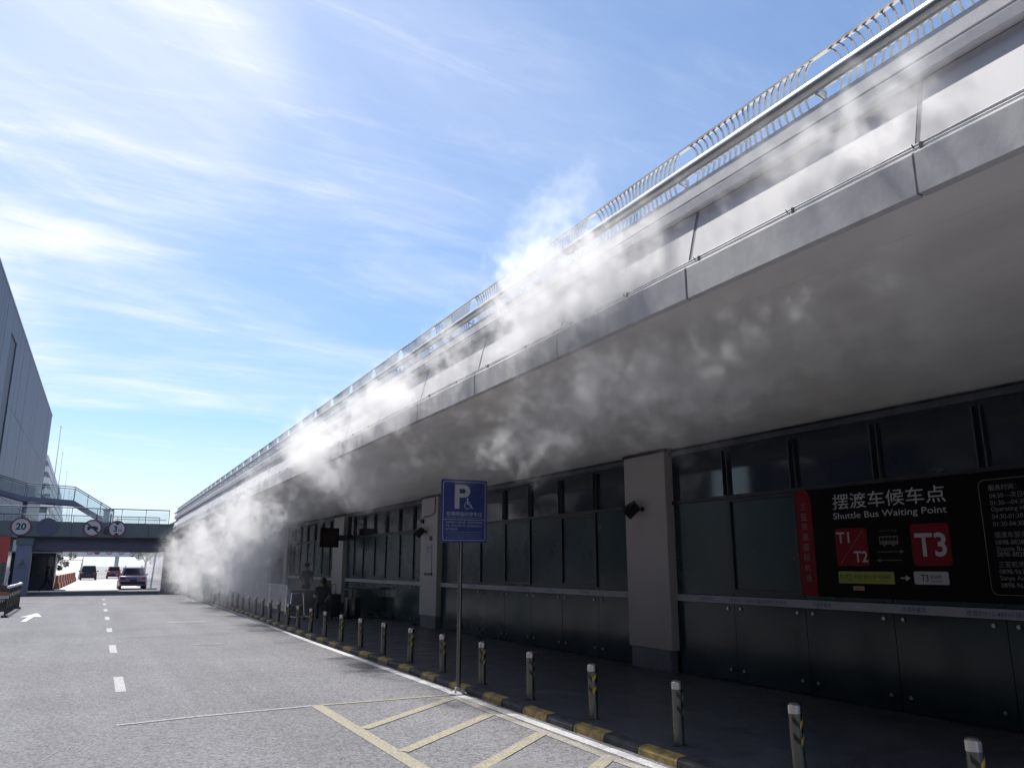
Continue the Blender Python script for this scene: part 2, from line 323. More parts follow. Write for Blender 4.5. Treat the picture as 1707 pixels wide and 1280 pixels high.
# ------------------------------------------------------------------ ground, road, pavement
struct(MB().add([(-900, -300, -0.012), (900, -300, -0.012), (900, 2500, -0.012), (-900, 2500, -0.012)], [(0, 1, 2, 3)]).build('ground', 'ground'))
struct(MB().add([(-30, -30, 0), (9.2, -30, 0), (9.2, 130, 0), (-30, 130, 0)], [(0, 1, 2, 3)]).build('road', 'asphalt')); ROAD = bpy.data.objects['road']
ys = [-20 + 2 * k for k in range(41)]
m = MB(); n = len(ys)
for y in ys: m.v += [(kx(y) + 0.13, y, SW0), (kx(y) + 3.0, y, 0.12), (9.0, y, 0.121), (9.0, y, -0.05), (kx(y) + 0.13, y, -0.05)]
for k in range(n - 1):
    for i in range(5): m.f.append((5 * k + i, 5 * k + (i + 1) % 5, 5 * k + 5 + (i + 1) % 5, 5 * k + 5 + i))
struct(m.build('sidewalk', 'sidewalk_tile'))
struct(MB().add([(-9, 66.2, 0.006), (4.2, 66.2, 0.006), (4.2, 120, 0.006), (-9, 120, 0.006)], [(0, 1, 2, 3)]).build('pavement', 'pale_ground'))
struct(MB().add([(-14, 112, 0.02), (-0.6, 112, 0.02), (-0.6, 330, 7.0), (-14, 330, 7.0), (-14, 330, -0.5), (-0.6, 330, -0.5)], [(0, 1, 2, 3), (1, 5, 2), (0, 3, 4), (3, 2, 5, 4)]).build('ramp_road', 'pale_ground'))
# kerb of separate painted stones
kb = struct(bpy.data.objects.new('kerb', None)); COL.objects.link(kb); kb.location = (4.8, 6, 0); ORG['kerb'] = Vector((4.8, 6, 0))
st = []
for nm in ('kerb_yellow', 'kerb_black'):
    q = MB(); L = 0.565
    prof = [(0.0, -0.03), (0.0, 0.055), (0.022, 0.083), (0.125, 0.089), (0.125, -0.03)]
    q.prism(prof, [-L / 2, -L / 2 + 0.012, L / 2 - 0.012, L / 2]); st.append(q.mesh('kerb_stone', nm))
k = 0; y = 1.5
while y < 53:
    ob = bpy.data.objects.new('kerb_stone', st[k % 2]); COL.objects.link(ob); ob.parent = kb
    ob.location = Vector((kx(y) + random.uniform(-0.006, 0.006), y, random.uniform(-0.006, 0.004))) - ORG['kerb']
    ob.rotation_euler = (0, 0, -math.atan((kx(y + 0.4) - kx(y - 0.4)) / 0.8) + random.uniform(-0.01, 0.01)); k += 1; y += 0.58
# markings
def strip(name, pts, w, m_, z=0.004):
    q = MB(); P = [Vector((a, b, z)) for a, b in pts]
    for i, p in enumerate(P):
        d = (P[min(i + 1, len(P) - 1)] - P[max(i - 1, 0)]).normalized(); nrm = Vector((-d.y, d.x, 0)) * w / 2; q.v += [tuple(p + nrm), tuple(p - nrm)]
    for i in range(len(P) - 1): q.f.append((2 * i, 2 * i + 1, 2 * i + 3, 2 * i + 2))
    return q.build(name, m_, ROAD)
strip('edge_line', [(interp(LINE, y), y) for y in [k * 1.0 for k in range(-4, 53)]], 0.125, 'white_paint')
for a, b in ((7.2, 8.9), (12.85, 14.55), (18.5, 20.32), (24.3, 25.75), (29.7, 31.5), (35.3, 37.0), (41.0, 42.7), (47, 48.5)):
    if a > 12: strip('lane_dash', [(0.48 + 0.0125 * a, a), (0.48 + 0.0125 * b, b)], 0.135, 'dash_paint')
strip('bay_line', [(2.78, 2.5), (2.78, 10.45)], 0.15, 'yellow_paint', 0.005)
strip('bay_line', [(4.47, 2.5), (4.46, 6.5), (4.53, 9.2), (4.60, 10.3)], 0.11, 'faded_paint', 0.005)
strip('bay_line', [(2.72, 10.45), (4.62, 10.42)], 0.075, 'yellow_paint', 0.006)
strip('bay_line', [(0.5, 10.24), (1.3, 10.36), (2.72, 10.45)], 0.075, 'pale_paint', 0.006)
for y0 in (8.77, 7.56, 6.34, 5.12, 3.9): strip('bay_hatch', [(2.86, y0), (4.46, y0 + 1.33)], 0.14, 'yellow_paint', 0.007)
q = MB().plate([(-0.075, 0), (0.075, 0), (0.075, 2.6), (0.30, 2.5), (0.0, 5.2), (-0.30, 2.5), (-0.075, 2.6)], 0.003, lambda u, v, w: (-1.52 + 1.1 * u + 0.03 * v, 30.0 + v, 0.004 + w)); q.build('lane_arrow', 'white_paint', ROAD)
strip('stop_mark', [(2.5, 27.6), (3.6, 27.4)], 0.3, 'faded_paint', 0.005)
pts = []; y = 3.0
while y < 52: pts.append((0.36 + 0.012 * y + 0.07 * math.sin(y * 0.9) + random.uniform(-0.03, 0.03), y)); y += 0.5
strip('tar_seam', pts, 0.035, 'tar_seal', 0.003)
pts = []; x = 0.5
while x < 4.9: pts.append((x, 25.0 + 0.25 * (x - 3) + random.uniform(-0.1, 0.1))); x += 0.3
strip('tar_seam', pts, 0.09, 'tar_seal', 0.003)
def manhole(x, y, r, label):
    t = thing('manhole_cover', label, 'manhole cover', (x, y, 0))
    MB().lathe([(r + 0.05, 0.0), (r + 0.05, 0.003), (r + 0.004, 0.003), (r + 0.004, 0.0)], 28, (x, y, 0.001)).build('frame_ring', 'iron', t)
    q = MB().lathe([(r, 0), (r, 0.004), (r - 0.02, 0.005), (0.01, 0.005)], 28, (x, y, 0.001)); q.build('lid', 'iron', t)
    q = MB()
    for i in range(-3, 4):
        for j in range(-3, 4):
            if i * i + j * j <= 9.5: q.box(x + i * r / 4.4 - 0.022, x + i * r / 4.4 + 0.022, y + j * r / 4.4 - 0.022, y + j * r / 4.4 + 0.022, 0.005, 0.008)
    q.build('tread_stud', 'iron', t)['kind'] = 'stuff'
manhole(2.64, 19.6, 0.30, 'round iron manhole cover in the middle of the lane'); manhole(3.48, 6.42, 0.34, 'round iron manhole cover inside the yellow hatched bay')

# ------------------------------------------------------------------ viaduct
Y0, Y1 = -5.0, 55.0
vd = thing('elevated_road', 'pale concrete elevated road with long overhanging edge on the right', 'viaduct', (6.5, 10, 0.12))
ys = [Y0, 15, 35, Y1]
MB().prism([(4.50, 3.815), (9.6, 3.50), (9.6, 4.83), (4.30, 4.83), (4.23, 4.55), (4.13, 4.14), (4.115, 3.86), (4.50, 3.835)], ys, V).build('deck_slab', 'soffit', vd)
MB().prism([(4.10, 3.832), (4.455, 3.795), (4.455, 3.83), (4.10, 3.86)], ys, V).build('soffit_edge_strip', 'soffit', vd)
MB().prism([(4.14, 4.845), (4.14, 4.722), (4.153, 4.718), (4.153, 4.712), (4.142, 4.706), (4.150, 4.633), (4.24, 4.640), (4.32, 4.835), (4.32, 4.845)], ys, V).build('coping', 'lip', vd, bevel=0.004)
jy = [2.57 + 2.06 * k - 2 * 2.06 for k in range(0, 27)]
for a, b in zip(jy[:-1], jy[1:]):
    g = 0.009; d = random.uniform(-0.003, 0.003)
    sta = [a + g, (a + b) / 2, b - g]
    MB().prism([(4.05 + d, 3.83), (4.05 + d, 4.088), (4.056 + d, 4.10), (4.112, 4.104), (4.112, 3.826)], sta, V).build('fascia_panel', 'fascia', vd, bevel=0.003)
    MB().prism([(4.100 + d, 4.150), (4.222 + d, 4.628), (4.236 + d, 4.628), (4.122 + d, 4.150)], [a + 0.018, b - 0.018], V).build('parapet_panel', 'parapet', vd)
for y in jy:
    MB().prism([(4.0565, 3.84), (4.0565, 4.09), (4.10, 4.09), (4.10, 3.84)], [y - 0.0085, y + 0.0085], V).build('joint_strip', 'joint_dark' if random.random() < 0.75 else 'joint_light', vd)
    MB().prism([(4.108, 4.155), (4.225, 4.62), (4.234, 4.62), (4.118, 4.155)], [y - 0.016, y + 0.016], V).build('joint_strip', 'joint_dark', vd)
MB().prism([(4.074, 4.1045), (4.074, 4.113), (4.110, 4.150), (4.125, 4.150), (4.125, 4.1045)], ys, V).build('ledge', 'joint_light', vd)
# misting pipes along the ledge
mp = thing('misting_pipe', 'thin misting pipes clipped along the top of the viaduct fascia', 'pipe', (4.07, 3, 4.12))
for x, z, r, mm in ((4.082, 4.130, 0.009, 'pipe'), (4.097, 4.147, 0.004, 'pipe_dark'), (4.104, 4.163, 0.007, 'pipe')):
    pts = [(x + V(y) + random.uniform(-0.002, 0.002), y, z + random.uniform(-0.003, 0.003)) for y in [Y0 + 1.0 * k for k in range(60)]]
    MB().tube(pts, r, 6).build('pipe', mm, mp, smooth=True)
for k in range(24):
    y = 1.55 + 0.98 * k
    q = B(4.068 + V(y), 4.108 + V(y), y - 0.008, y + 0.008, 4.112, 4.152).build('clip', 'pipe_dark', mp); MB().cyl((4.08 + V(y), y + 0.05, 4.14), (4.062 + V(y), y + 0.05, 4.157), 0.006, 6, 0.003).build('nozzle', 'pipe_dark', q)
# railing
rl = thing('bridge_railing', 'silver railing of bowed bars with a thick tube rail along the elevated road', 'railing', (4.2, 3, 4.85))
rs = [Y0 + 2 * k for k in range(31)]
MB().prism([(4.228, 5.280), (4.228, 5.298), (4.262, 5.298), (4.262, 5.280)], rs, V).build('top_rail', 'steel_tube', rl)
MB().prism([(4.235, 4.847), (4.235, 4.866), (4.26, 4.866), (4.26, 4.847)], rs, V).build('bottom_rail', 'steel_bar', rl)
q = MB(); nn = 20
prof = [(4.160 + 0.054 * math.cos(2 * math.pi * i / nn), 5.004 + 0.054 * math.sin(2 * math.pi * i / nn)) for i in range(nn)]
q.prism(prof, rs, V).build('tube_rail', 'steel_tube', rl, smooth=True)
BAY = 1.488; NB = 20
def bar_mb(sv, y0, far=False):
    q = MB(); A = 0.105 * sv; K = 11 if not far else 5
    for i in range(K):
        tt = (1 - math.cos(math.pi * i / (K - 1))) / 2; z = 4.86 + (5.282 - 4.86) * tt; yo = A * math.sqrt(max(0.0, 1 - (2 * tt - 1) ** 2)) ; xo = 0.0 * math.sin(math.pi * tt)
        q.v += [(4.238 + xo, y0 + yo - 0.006, z), (4.254 + xo, y0 + yo - 0.006, z), (4.254 + xo, y0 + yo + 0.006, z), (4.238 + xo, y0 + yo + 0.006, z)]
    for i in range(K - 1):
        for j in range(4): q.f.append((4 * i + j, 4 * i + (j + 1) % 4, 4 * i + 4 + (j + 1) % 4, 4 * i + 4 + j))
    return q
org = ORG[rl.name]; bars = []
for j in range(NB):
    s_ = 1 - 2 * (j + 0.5) / NB; sv = math.copysign(abs(s_) ** 0.6, s_)
    bars.append(bar_mb(sv, 0.0).mesh('bar', 'steel_bar'))
cnt = 0; far = MB(); E0 = 3.29 - BAY
for bay in range(36):
    ya = E0 + BAY * bay
    for j in range(NB):
        yy = ya + 0.03 + (BAY - 0.06) * (j + 0.5) / NB
        if yy > 54.5: continue
        if cnt < 300:
            ob = bpy.data.objects.new('bar', bars[j]); COL.objects.link(ob); ob.parent = rl; ob.location = Vector((V(yy), yy, 0)) - org; cnt += 1
        else:
            s_ = 1 - 2 * (j + 0.5) / NB; b = bar_mb(math.copysign(abs(s_) ** 0.6, s_), yy, True); far.add([(p[0] + V(yy), p[1], p[2]) for p in b.v], b.f)
fo = far.build('bar', 'steel_bar', rl); fo['kind'] = 'stuff'
for bay in range(36):
    ye = E0 + BAY * bay
    q = MB().cyl((4.24 + V(ye), ye, 4.93), (4.165 + V(ye), ye, 4.95), 0.012, 8); q.box(4.236 + V(ye), 4.26 + V(ye), ye - 0.012, ye + 0.012, 4.867, 4.99); q.build('bracket', 'steel_tube', rl)

# ------------------------------------------------------------------ glass wall
GX = 8.30
gw = thing('glass_wall', 'dark teal glass wall of the waiting hall under the viaduct', 'glass wall', (GX, 20, 0.12))
B(8.36, 8.5, 1.0, 56, 0.1, 3.62).build('backing', 'frame_black', gw)
cols = [(10.0, 11.1), (19.46, 20.62), (28.2, 29.5), (37.2, 38.4), (46.3, 47.5)]
bays = [(2.345, 10.0, [3.625, 4.905, 6.185, 7.465, 8.745]), (11.1, 19.46, [12.2, 13.45, 14.68, 15.88, 17.08, 18.28]), (20.62, 28.2, [21.5, 22.7, 23.9, 25.05, 26.2, 27.3]), (29.5, 37.2, [30.4, 31.6, 32.8, 34.0, 35.2, 36.4]), (38.4, 46.3, [39.7, 41, 42.3, 43.6, 44.9]), (47.5, 55, [48.8, 50.1, 51.4, 52.7])]
MB().prism([(8.24, 3.455), (8.24, 3.53), (8.36, 3.53), (8.36, 3.455)], [2, 55.5]).build('head_trim', 'mullion', gw)
MB().prism([(8.27, 2.685), (8.27, 2.735), (8.36, 2.735), (8.36, 2.685)], [2, 55.5]).build('transom', 'frame_black', gw)
framed = {7.465, 12.2, 14.68, 17.08, 21.5, 23.9, 26.2, 30.4, 32.8, 35.2}
for (a, b, js) in bays:
    e = [a] + js + [b]
    for y0, y1 in zip(e[:-1], e[1:]):
        if y1 - y0 < 0.2: continue
        tl = random.uniform(-0.004, 0.004)
        MB().hexa([(GX + tl, y0 + .005, 2.737), (GX - tl, y1 - .005, 2.737), (GX + .02, y1 - .005, 2.737), (GX + .02, y0 + .005, 2.737)], [(GX + tl, y0 + .005, 3.453), (GX - tl, y1 - .005, 3.453), (GX + .02, y1 - .005, 3.453), (GX + .02, y0 + .005, 3.453)]).build('upper_pane', 'glass_upper', gw)
        B(GX + random.uniform(0, .003), GX + .02, y0 + .005, y1 - .005, 1.30, 2.683).build('middle_pane', 'glass_dark', gw)
        B(GX - .01 + random.uniform(0, .003), GX + .015, y0 + .004, y1 - .004, 0.13, 1.185).build('lower_pane', 'glass_low', gw)
        if y0 in framed:
            q = MB(); w = 0.045
            q.box(GX - .03, GX - .002, y0 + .01, y0 + .01 + w, 1.35, 2.68).box(GX - .03, GX - .002, y1 - .01 - w, y1 - .01, 1.35, 2.68)
            q.box(GX - .028, GX - .002, y0 + .01 + w, y1 - .01 - w, 1.35, 1.35 + w).box(GX - .028, GX - .002, y0 + .01 + w, y1 - .01 - w, 2.68 - w, 2.68); q.build('window_frame', 'frame_black', gw)
    for y in js:
        for s_ in (-0.045, 0.045): B(GX - .05, GX - .001, y + s_ - .006, y + s_ + .006, 2.74, 3.40).build('glass_fin', 'mullion', gw)
        if y < 32:
            for z in (1.125, 0.29):
                for s_ in (-0.125, 0.125): MB().cyl((GX - .012, y + s_, z), (GX - .03, y + s_, z), 0.021, 10).build('bolt', 'bolt', gw)
        if y < 20 and y in framed: MB().cyl((GX - .001, y - 0.13, 2.42), (GX - .02, y - 0.13, 2.42), 0.018, 10).build('bolt', 'bolt', gw)
# advertising band along the glass
tw = lambda x: (lambda yc, zc: (lambda u, v: (x, yc - u, zc + v)))
bd = thing('safety_band', 'pale printed band running along the dark glass at waist height', 'band', (8.27, 10, 1.2))
lo = {0: 'x'}
for bi, (a, b, js) in enumerate(bays):
    B(8.262, 8.285, a + 0.002, b - 0.002, 1.192, 1.292).build('band_strip', 'film_white', bd)
for y, s_ in ((8.62 - 0.35, 'a'), (7.175, 'b'), (5.9, 'b'), (5.02 - 0.25, 'a'), (9.3, 'b'), (11.2, 'b'), (12.6, 'b'), (13.9, 'b'), (15.2, 'a'), (17.4, 'b')):
    if s_ == 'b': text('lettering', '华润海棠湾', 'film_blue', bd, tw(8.2605)(y, 1.243), 0.06, w=0.29, bold=0.004)
    else: text('lettering', '建面约115-489㎡ 国际滨海艺术大宅', 'film_blue', bd, tw(8.2605)(y, 1.243), 0.06, w=1.05, h=0.058, bold=0.003)
for i, (a, b) in enumerate(cols):
    t = thing('column', ['grey square column with a black floodlight camera, nearest to the camera', 'grey square column carrying a white notice, behind the blue sign', 'grey square column with a dark hanging sign, beside the litter bin', 'grey square column half hidden in mist behind the standing man', 'grey square column lost in the thick mist, farthest of the row'][i], 'column', (8.1, (a + b) / 2, .12), 'columns along the glass wall')
    B(8.145, 8.32, a, b, .44, 3.56).build('shaft', 'column', t, bevel=0.012)
    B(8.17, 8.32, a + .07, b - .03, .115, .438).build('plinth', 'column_base', t, bevel=0.006)
    q = MB().box(8.13, 8.2, a - .012, b + .012, 3.53, 3.575); q.build('head_joint', 'frame_black', t)
def cctv(y, z, label, x=8.145):
    t = thing('floodlight_camera', label, 'camera', (x, y, z))
    MB().cyl((x, y - .10, z), (x - .10, y - .02, z - .01), .014, 8).build('arm', 'cam_black', t)
    MB().cyl((x - .004, y - .10, z), (x - .02, y - .10, z), .04, 10).build('mount', 'cam_black', t)
    q = MB(); c = Vector((x - .15, y + .01, z)); d = Vector((-.45, .55, -.5)).normalized(); u = d.orthogonal().normalized(); w = d.cross(u)
    bb = [c - d * .12 + u * a_ * .06 + w * b_ * .075 for a_, b_ in ((-1, -1), (1, -1), (1, 1), (-1, 1))]; tt = [c + d * .12 + u * a_ * .085 + w * b_ * .10 for a_, b_ in ((-1, -1), (1, -1), (1, 1), (-1, 1))]
    q.hexa(bb, tt); h = q.build('housing', 'cam_black', t, bevel=.01)
    MB().hexa([p + d * .001 for p in [c + d * .12 + u * a_ * .07 + w * b_ * .085 for a_, b_ in ((-1, -1), (1, -1), (1, 1), (-1, 1))]], [c + d * .128 + u * a_ * .07 + w * b_ * .085 for a_, b_ in ((-1, -1), (1, -1), (1, 1), (-1, 1))]).build('lens', 'car_glass', h)
cctv(10.70, 2.645, 'black box camera on a short arm on the nearest column'); cctv(20.3, 2.625, 'black box camera on the column behind the blue parking sign')
t = thing('column_notice', 'white notice panel with dark foot hung on the second column', 'notice', (8.1350, 19.995, 1.5))
B(8.1270, 8.1430, 19.779, 20.231, 1.56, 2.30).build('panel', 'film_white', t); B(8.1200, 8.1430, 19.738, 20.272, 1.47, 1.545).build('foot', 'frame_black', t)
B(8.1250, 8.1440, 19.789, 19.964, 2.38, 2.5).build('junction_box', 'frame_black', t)
text('lettering', '温馨提示', 'print_black', t, tw(8.1255)(19.995, 2.2), .08, w=.3); text('lettering', '请勿停留', 'print_black', t, tw(8.1255)(19.995, 2.09), .06, w=.24)
t = thing('wall_cable', 'dark cable looping down from the soffit beside the second column', 'cable', (8.1050, 19.738, 2.9))
MB().tube([(8.1250, 19.583, 3.5), (8.1150, 19.583, 3.12), (8.1050, 19.738, 3.06), (8.1050, 20.046, 3.02), (8.1050, 20.252, 3.05), (8.1050, 20.457, 2.95)], .012, 6).build('cable', 'rubber', t); t2 = B(8.0850, 8.1350, 20.406, 20.509, 2.86, 2.96).build('clip', 'rubber', t)

# ------------------------------------------------------------------ shuttle bus sign board
bx = 8.235
sb = thing('shuttle_bus_board', 'black shuttle bus waiting point board with red terminal squares on the glass wall', 'sign board', (bx, 6, 1.35))
B(bx, 8.262, 2.6, 7.18, 1.345, 2.675).build('panel', 'board_black', sb)
P = lambda d: (lambda u, v, w=0: (bx - d - w, u, v))
q = MB().plate([(7.435, 1.35), (7.435, 2.69), (7.26, 2.69), (7.22, 2.65), (7.195, 2.58), (7.185, 2.48), (7.185, 1.35)], .03, lambda u, v, w: (8.262 - w, u, v)); q.build('red_strip', 'board_red', sb)
for k, ch in enumerate('三亚凤凰国际机场'): text('lettering', ch, 'print_grey', sb, tw(8.2305)(7.315, 2.47 - .129 * k), .1, h=.085 if ch != '三' else .07)
def bt(s_, m_, y, z, w, h, d=.0012, bold=.0): return text('lettering', s_, m_, sb, tw(bx - d)(y, z), .1, w=w, h=h, bold=bold)
bt('摆渡车候车点', 'print_white', 6.095, 2.50, 1.50, .19, bold=.004); bt('Shuttle Bus Waiting Point', 'print_white', 6.10, 2.315, 1.50, .10, bold=.006)
def rp(y0, y1, z0, z1, r, m_, d=.001, t_=.003, name='sign_square'): return MB().plate(rrect(y0, y1, z0, z1, r), t_, P(d)).build(name, m_, sb)
rp(6.39, 6.85, 1.72, 2.17, .04, 'board_red'); rp(5.355, 5.815, 1.72, 2.18, .04, 'board_red')
bt('T1', 'print_white', 6.735, 2.06, .19, .13, .005, .01); bt('T2', 'print_white', 6.50, 1.83, .19, .13, .005, .01); bt('T3', 'print_white', 5.585, 1.95, .37, .26, .005, .02)
MB().plate([(6.80, 1.745), (6.793, 1.75), (6.437, 2.145), (6.444, 2.14)], .001, P(.0045)).build('slash', 'print_white', sb)
q = MB()
for (y0, y1, z, s_) in ((5.92, 6.29, 1.88, -1), (5.92, 6.29, 1.785, 1)):
    tip = y0 if s_ < 0 else y1
    q.plate([(y0 + .03, z - .004), (y1 - .03, z - .004), (y1 - .03, z + .004), (y0 + .03, z + .004)], .001, P(.001)); q.plate([(tip, z), (tip - s_ * .05, z + .022), (tip - s_ * .05, z - .022)], .001, P(.001))
q.build('arrow', 'print_dim', sb)
bo = MB().plate(rrect(5.98, 6.23, 1.965, 2.06, .012), .001, P(.001)); bo.plate(rrect(6.03, 6.065, 1.945, 1.965, .006), .001, P(.001)); bo.plate(rrect(6.15, 6.185, 1.945, 1.965, .006), .001, P(.001)); bo.build('bus_pictogram', 'print_dim', sb)
q = MB()
for k in range(5): q.plate(rrect(5.995 + .046 * k, 6.033 + .046 * k, 2.005, 2.045, .005), .001, P(.0025))
q.build('pictogram_window', 'board_black', sb); bt('SHUTTLE', 'print_dim', 6.10, 2.12, .24, .02)
rp(6.08, 6.85, 1.515, 1.655, .008, 'board_yellow', name='yellow_tag'); bt('T1/T2', 'print_black', 6.745, 1.585, .17, .07, .005, .01); bt('航空楼 国内出发 到达通道', 'print_black', 6.38, 1.595, .50, .045, .005, .004); bt('Terminal  Departure  Arrival', 'print_black', 6.38, 1.548, .42, .018, .005)
rp(5.42, 5.83, 1.52, 1.66, .02, 'print_white', name='white_tag'); bt('T3', 'print_black', 5.70, 1.59, .09, .075, .005, .012); bt('航站楼', 'print_black', 5.57, 1.605, .13, .045, .005, .004); bt('Terminal', 'print_black', 5.57, 1.558, .13, .025, .005)
q = MB().plate([(5.95, 1.58), (6.0, 1.58), (6.0, 1.592), (5.95, 1.592)], .001, P(.001)); q.plate([(5.875, 1.586), (5.935, 1.555), (5.935, 1.617)], .001, P(.001)); q.plate([(5.935, 1.579), (6.0, 1.579), (6.0, 1.593), (5.935, 1.593)], .001, P(.0021)); q.build('arrow', 'print_white', sb)
rp(6.495, 6.65, 1.435, 1.485, .005, 'board_orange', name='orange_tag'); bt('请扫码', 'print_dim', 6.57, 1.46, .11, .025, .005)
o1 = rrect(3.2, 4.975, 1.43, 2.60, .07, 6); o2 = rrect(3.206, 4.969, 1.436, 2.594, .065, 6); q = MB(); n = len(o1)
q.add([P(.001)(u, v) for u, v in o1] + [P(.001)(u, v) for u, v in o2] + [P(.003)(u, v) for u, v in o1] + [P(.003)(u, v) for u, v in o2], [(i, (i + 1) % n, n + (i + 1) % n, n + i) for i in range(n)] + [(2 * n + i, 2 * n + (i + 1) % n, 3 * n + (i + 1) % n, 3 * n + i) for i in range(n)] + [(i, (i + 1) % n, 2 * n + (i + 1) % n, 2 * n + i) for i in range(n)] + [(n + i, n + (i + 1) % n, 3 * n + (i + 1) % n, 3 * n + i) for i in range(n)]); q.build('outline', 'print_grey', sb)
for s_, z, h in (('服务时间：', 2.51, .062), ('04:30—次日01:30', 2.43, .056), ('01:30—04:30', 2.355, .056), ('Operating Hours:', 2.285, .055), ('04:30-01:30', 2.215, .050), ('01:30-04:30', 2.14, .050), ('摆渡车服务热线：', 2.03, .062), ('0898-88289180', 1.955, .050), ('Shuttle Bus Hotline:', 1.89, .050), ('0898-88289180', 1.835, .046), ('三亚机场热线：', 1.735, .062), ('0898-96333', 1.665, .050), ('Sanya Airport Hotline:', 1.595, .055), ('0898-96333', 1.53, .046)):
    text('lettering', s_, 'print_grey', sb, tw(bx - .0012)(4.87, z), .066, align='LEFT', bold=.004)

# ------------------------------------------------------------------ parking sign
sx, sy = 4.735, 10.44
ps = thing('parking_sign', 'blue accessible parking sign on a steel post at the kerb', 'sign', (sx, sy, .02))
MB().cyl((sx, sy, .03), (sx, sy, 2.08), .032, 16).build('post', 'bollard_steel', ps, smooth=True)
MB().cyl((sx, sy, 1.2), (sx, sy, 1.26), .036, 16).build('post_collar', 'bollard_steel', ps, smooth=True)
q = MB().lathe([(.13, 0), (.13, .014), (.10, .03), (.045, .045), (.04, .09)], 16, (sx - .01, sy, .003)); q.build('base_flange', 'concrete', ps, smooth=True)
for k in range(4): MB().cyl((sx - .01 + .09 * math.cos(.8 + k * 1.57), sy + .09 * math.sin(.8 + k * 1.57), .02), (sx - .01 + .09 * math.cos(.8 + k * 1.57), sy + .09 * math.sin(.8 + k * 1.57), .055), .012, 6).build('anchor_bolt', 'bolt', ps)
SC = (4.765, 2.495)                                            # board centre; u to the right, v up
ang = R(-3)
def SP(d): return lambda u, v, w=0: (SC[0] + u * math.cos(ang) + (d + w) * math.sin(ang), sy - .035 - (d + w) * math.cos(ang) + u * math.sin(ang), SC[1] + v)
MB().plate(rrect(-.357, .357, -.447, .447, .025), .016, SP(0)).build('board', 'sign_blue', ps)
def ring(a, b, d, m_, par, fn, name='border', t_=.002):
    q = MB(); n = len(a); F = fn(d)
    q.add([F(u, v) for u, v in a] + [F(u, v) for u, v in b] + [F(u, v, t_) for u, v in a] + [F(u, v, t_) for u, v in b], [(i, (i + 1) % n, n + (i + 1) % n, n + i) for i in range(n)] + [(2 * n + i, 2 * n + (i + 1) % n, 3 * n + (i + 1) % n, 3 * n + i) for i in range(n)] + [(i, (i + 1) % n, 2 * n + (i + 1) % n, 2 * n + i) for i in range(n)] + [(n + i, n + (i + 1) % n, 3 * n + (i + 1) % n, 3 * n + i) for i in range(n)])
    return q.build(name, m_, par)
ring(rrect(-.33, .33, -.42, .42, .03), rrect(-.322, .322, -.412, .412, .025), .017, 'sign_white', ps, SP)
def st_(s_, u, v, w, h, bold=0.0, m_='sign_white'): return text('lettering', s_, m_, ps, (lambda a, b: SP(.0175)(u + a, v + b)), .1, w=w, h=h, bold=bold)
MB().plate([(-.15, .03), (-.078, .03), (-.078, .19), (-.078, .19), (-.15, .19)], .002, SP(.017)).build('letter_stem', 'sign_white', ps)
oP = [(-.15, .375), (-.01, .375)] + [(-.01 + .1 * math.sin(a), .2825 + .0925 * math.cos(a)) for a in [math.pi * k / 12 for k in range(1, 12)]] + [(-.01, .19), (-.15, .19)]
iP = [(-.078, .315), (-.015, .315)] + [(-.015 + .038 * math.sin(a), .2825 + .0325 * math.cos(a)) for a in [math.pi * k / 12 for k in range(1, 12)]] + [(-.015, .25), (-.078, .25)]
ring(oP, iP, .017, 'sign_white', ps, SP, 'letter_bowl')
# wheelchair pictogram
q = MB(); F = SP(.0175)
def seg(q, a, b, w):
    a = Vector(a); b = Vector(b); d = (b - a).normalized(); n_ = Vector((-d.y, d.x)) * w / 2; q.plate([tuple(a - n_), tuple(b - n_), tuple(b + n_), tuple(a + n_)], .002, F)
q.plate([(.048 + .013 * math.cos(a), .175 + .013 * math.sin(a)) for a in [2 * math.pi * k / 10 for k in range(10)]], .002, F)
seg(q, (.048, .163), (.052, .095), .020); seg(q, (.05, .125), (.09, .122), .012); seg(q, (.052, .095), (.098, .09), .015); seg(q, (.098, .094), (.123, .035), .014); seg(q, (.12, .037), (.136, .040), .010)
arc = [(.052 + .048 * math.cos(a), .078 + .048 * math.sin(a)) for a in [R(95 + 255 * k / 16) for k in range(17)]]
for a, b in zip(arc[:-1], arc[1:]): seg(q, a, b, .009)
q.build('wheelchair_pictogram', 'sign_white', ps)
st_('无障碍临时停车位', 0, -.045, .56, .062, .004); st_('Accessible temporary parking spaces', 0, -.098, .56, .02)
MB().plate([(-.32, -.13), (.32, -.13), (.32, -.123), (-.32, -.123)], .002, SP(.017)).build('divider', 'sign_white', ps)
for k, (s_, w) in enumerate((('无障碍设施专人管理和维护，肢体残障等特殊旅客', .56), ('停靠。即停即走请勿占用，违规停放将通知交管', .56), ('部门拖离处理。', .19))): text('lettering', s_, 'sign_white', ps, (lambda a, b, k=k, w=w: SP(.0175)(-.28 + w / 2 + a, -.165 - .048 * k + b)), .1, w=w, h=.03)
for k, s_ in enumerate(('Accessible facilities are managed by staff for special passengers', 'Please do not occupy the space, stop and leave at once', 'Vehicles parked illegally will be reported to the traffic police', 'and towed away by the department')): st_(s_, -.0, -.300 - .027 * k, .55 - .03 * (k % 3), .013)

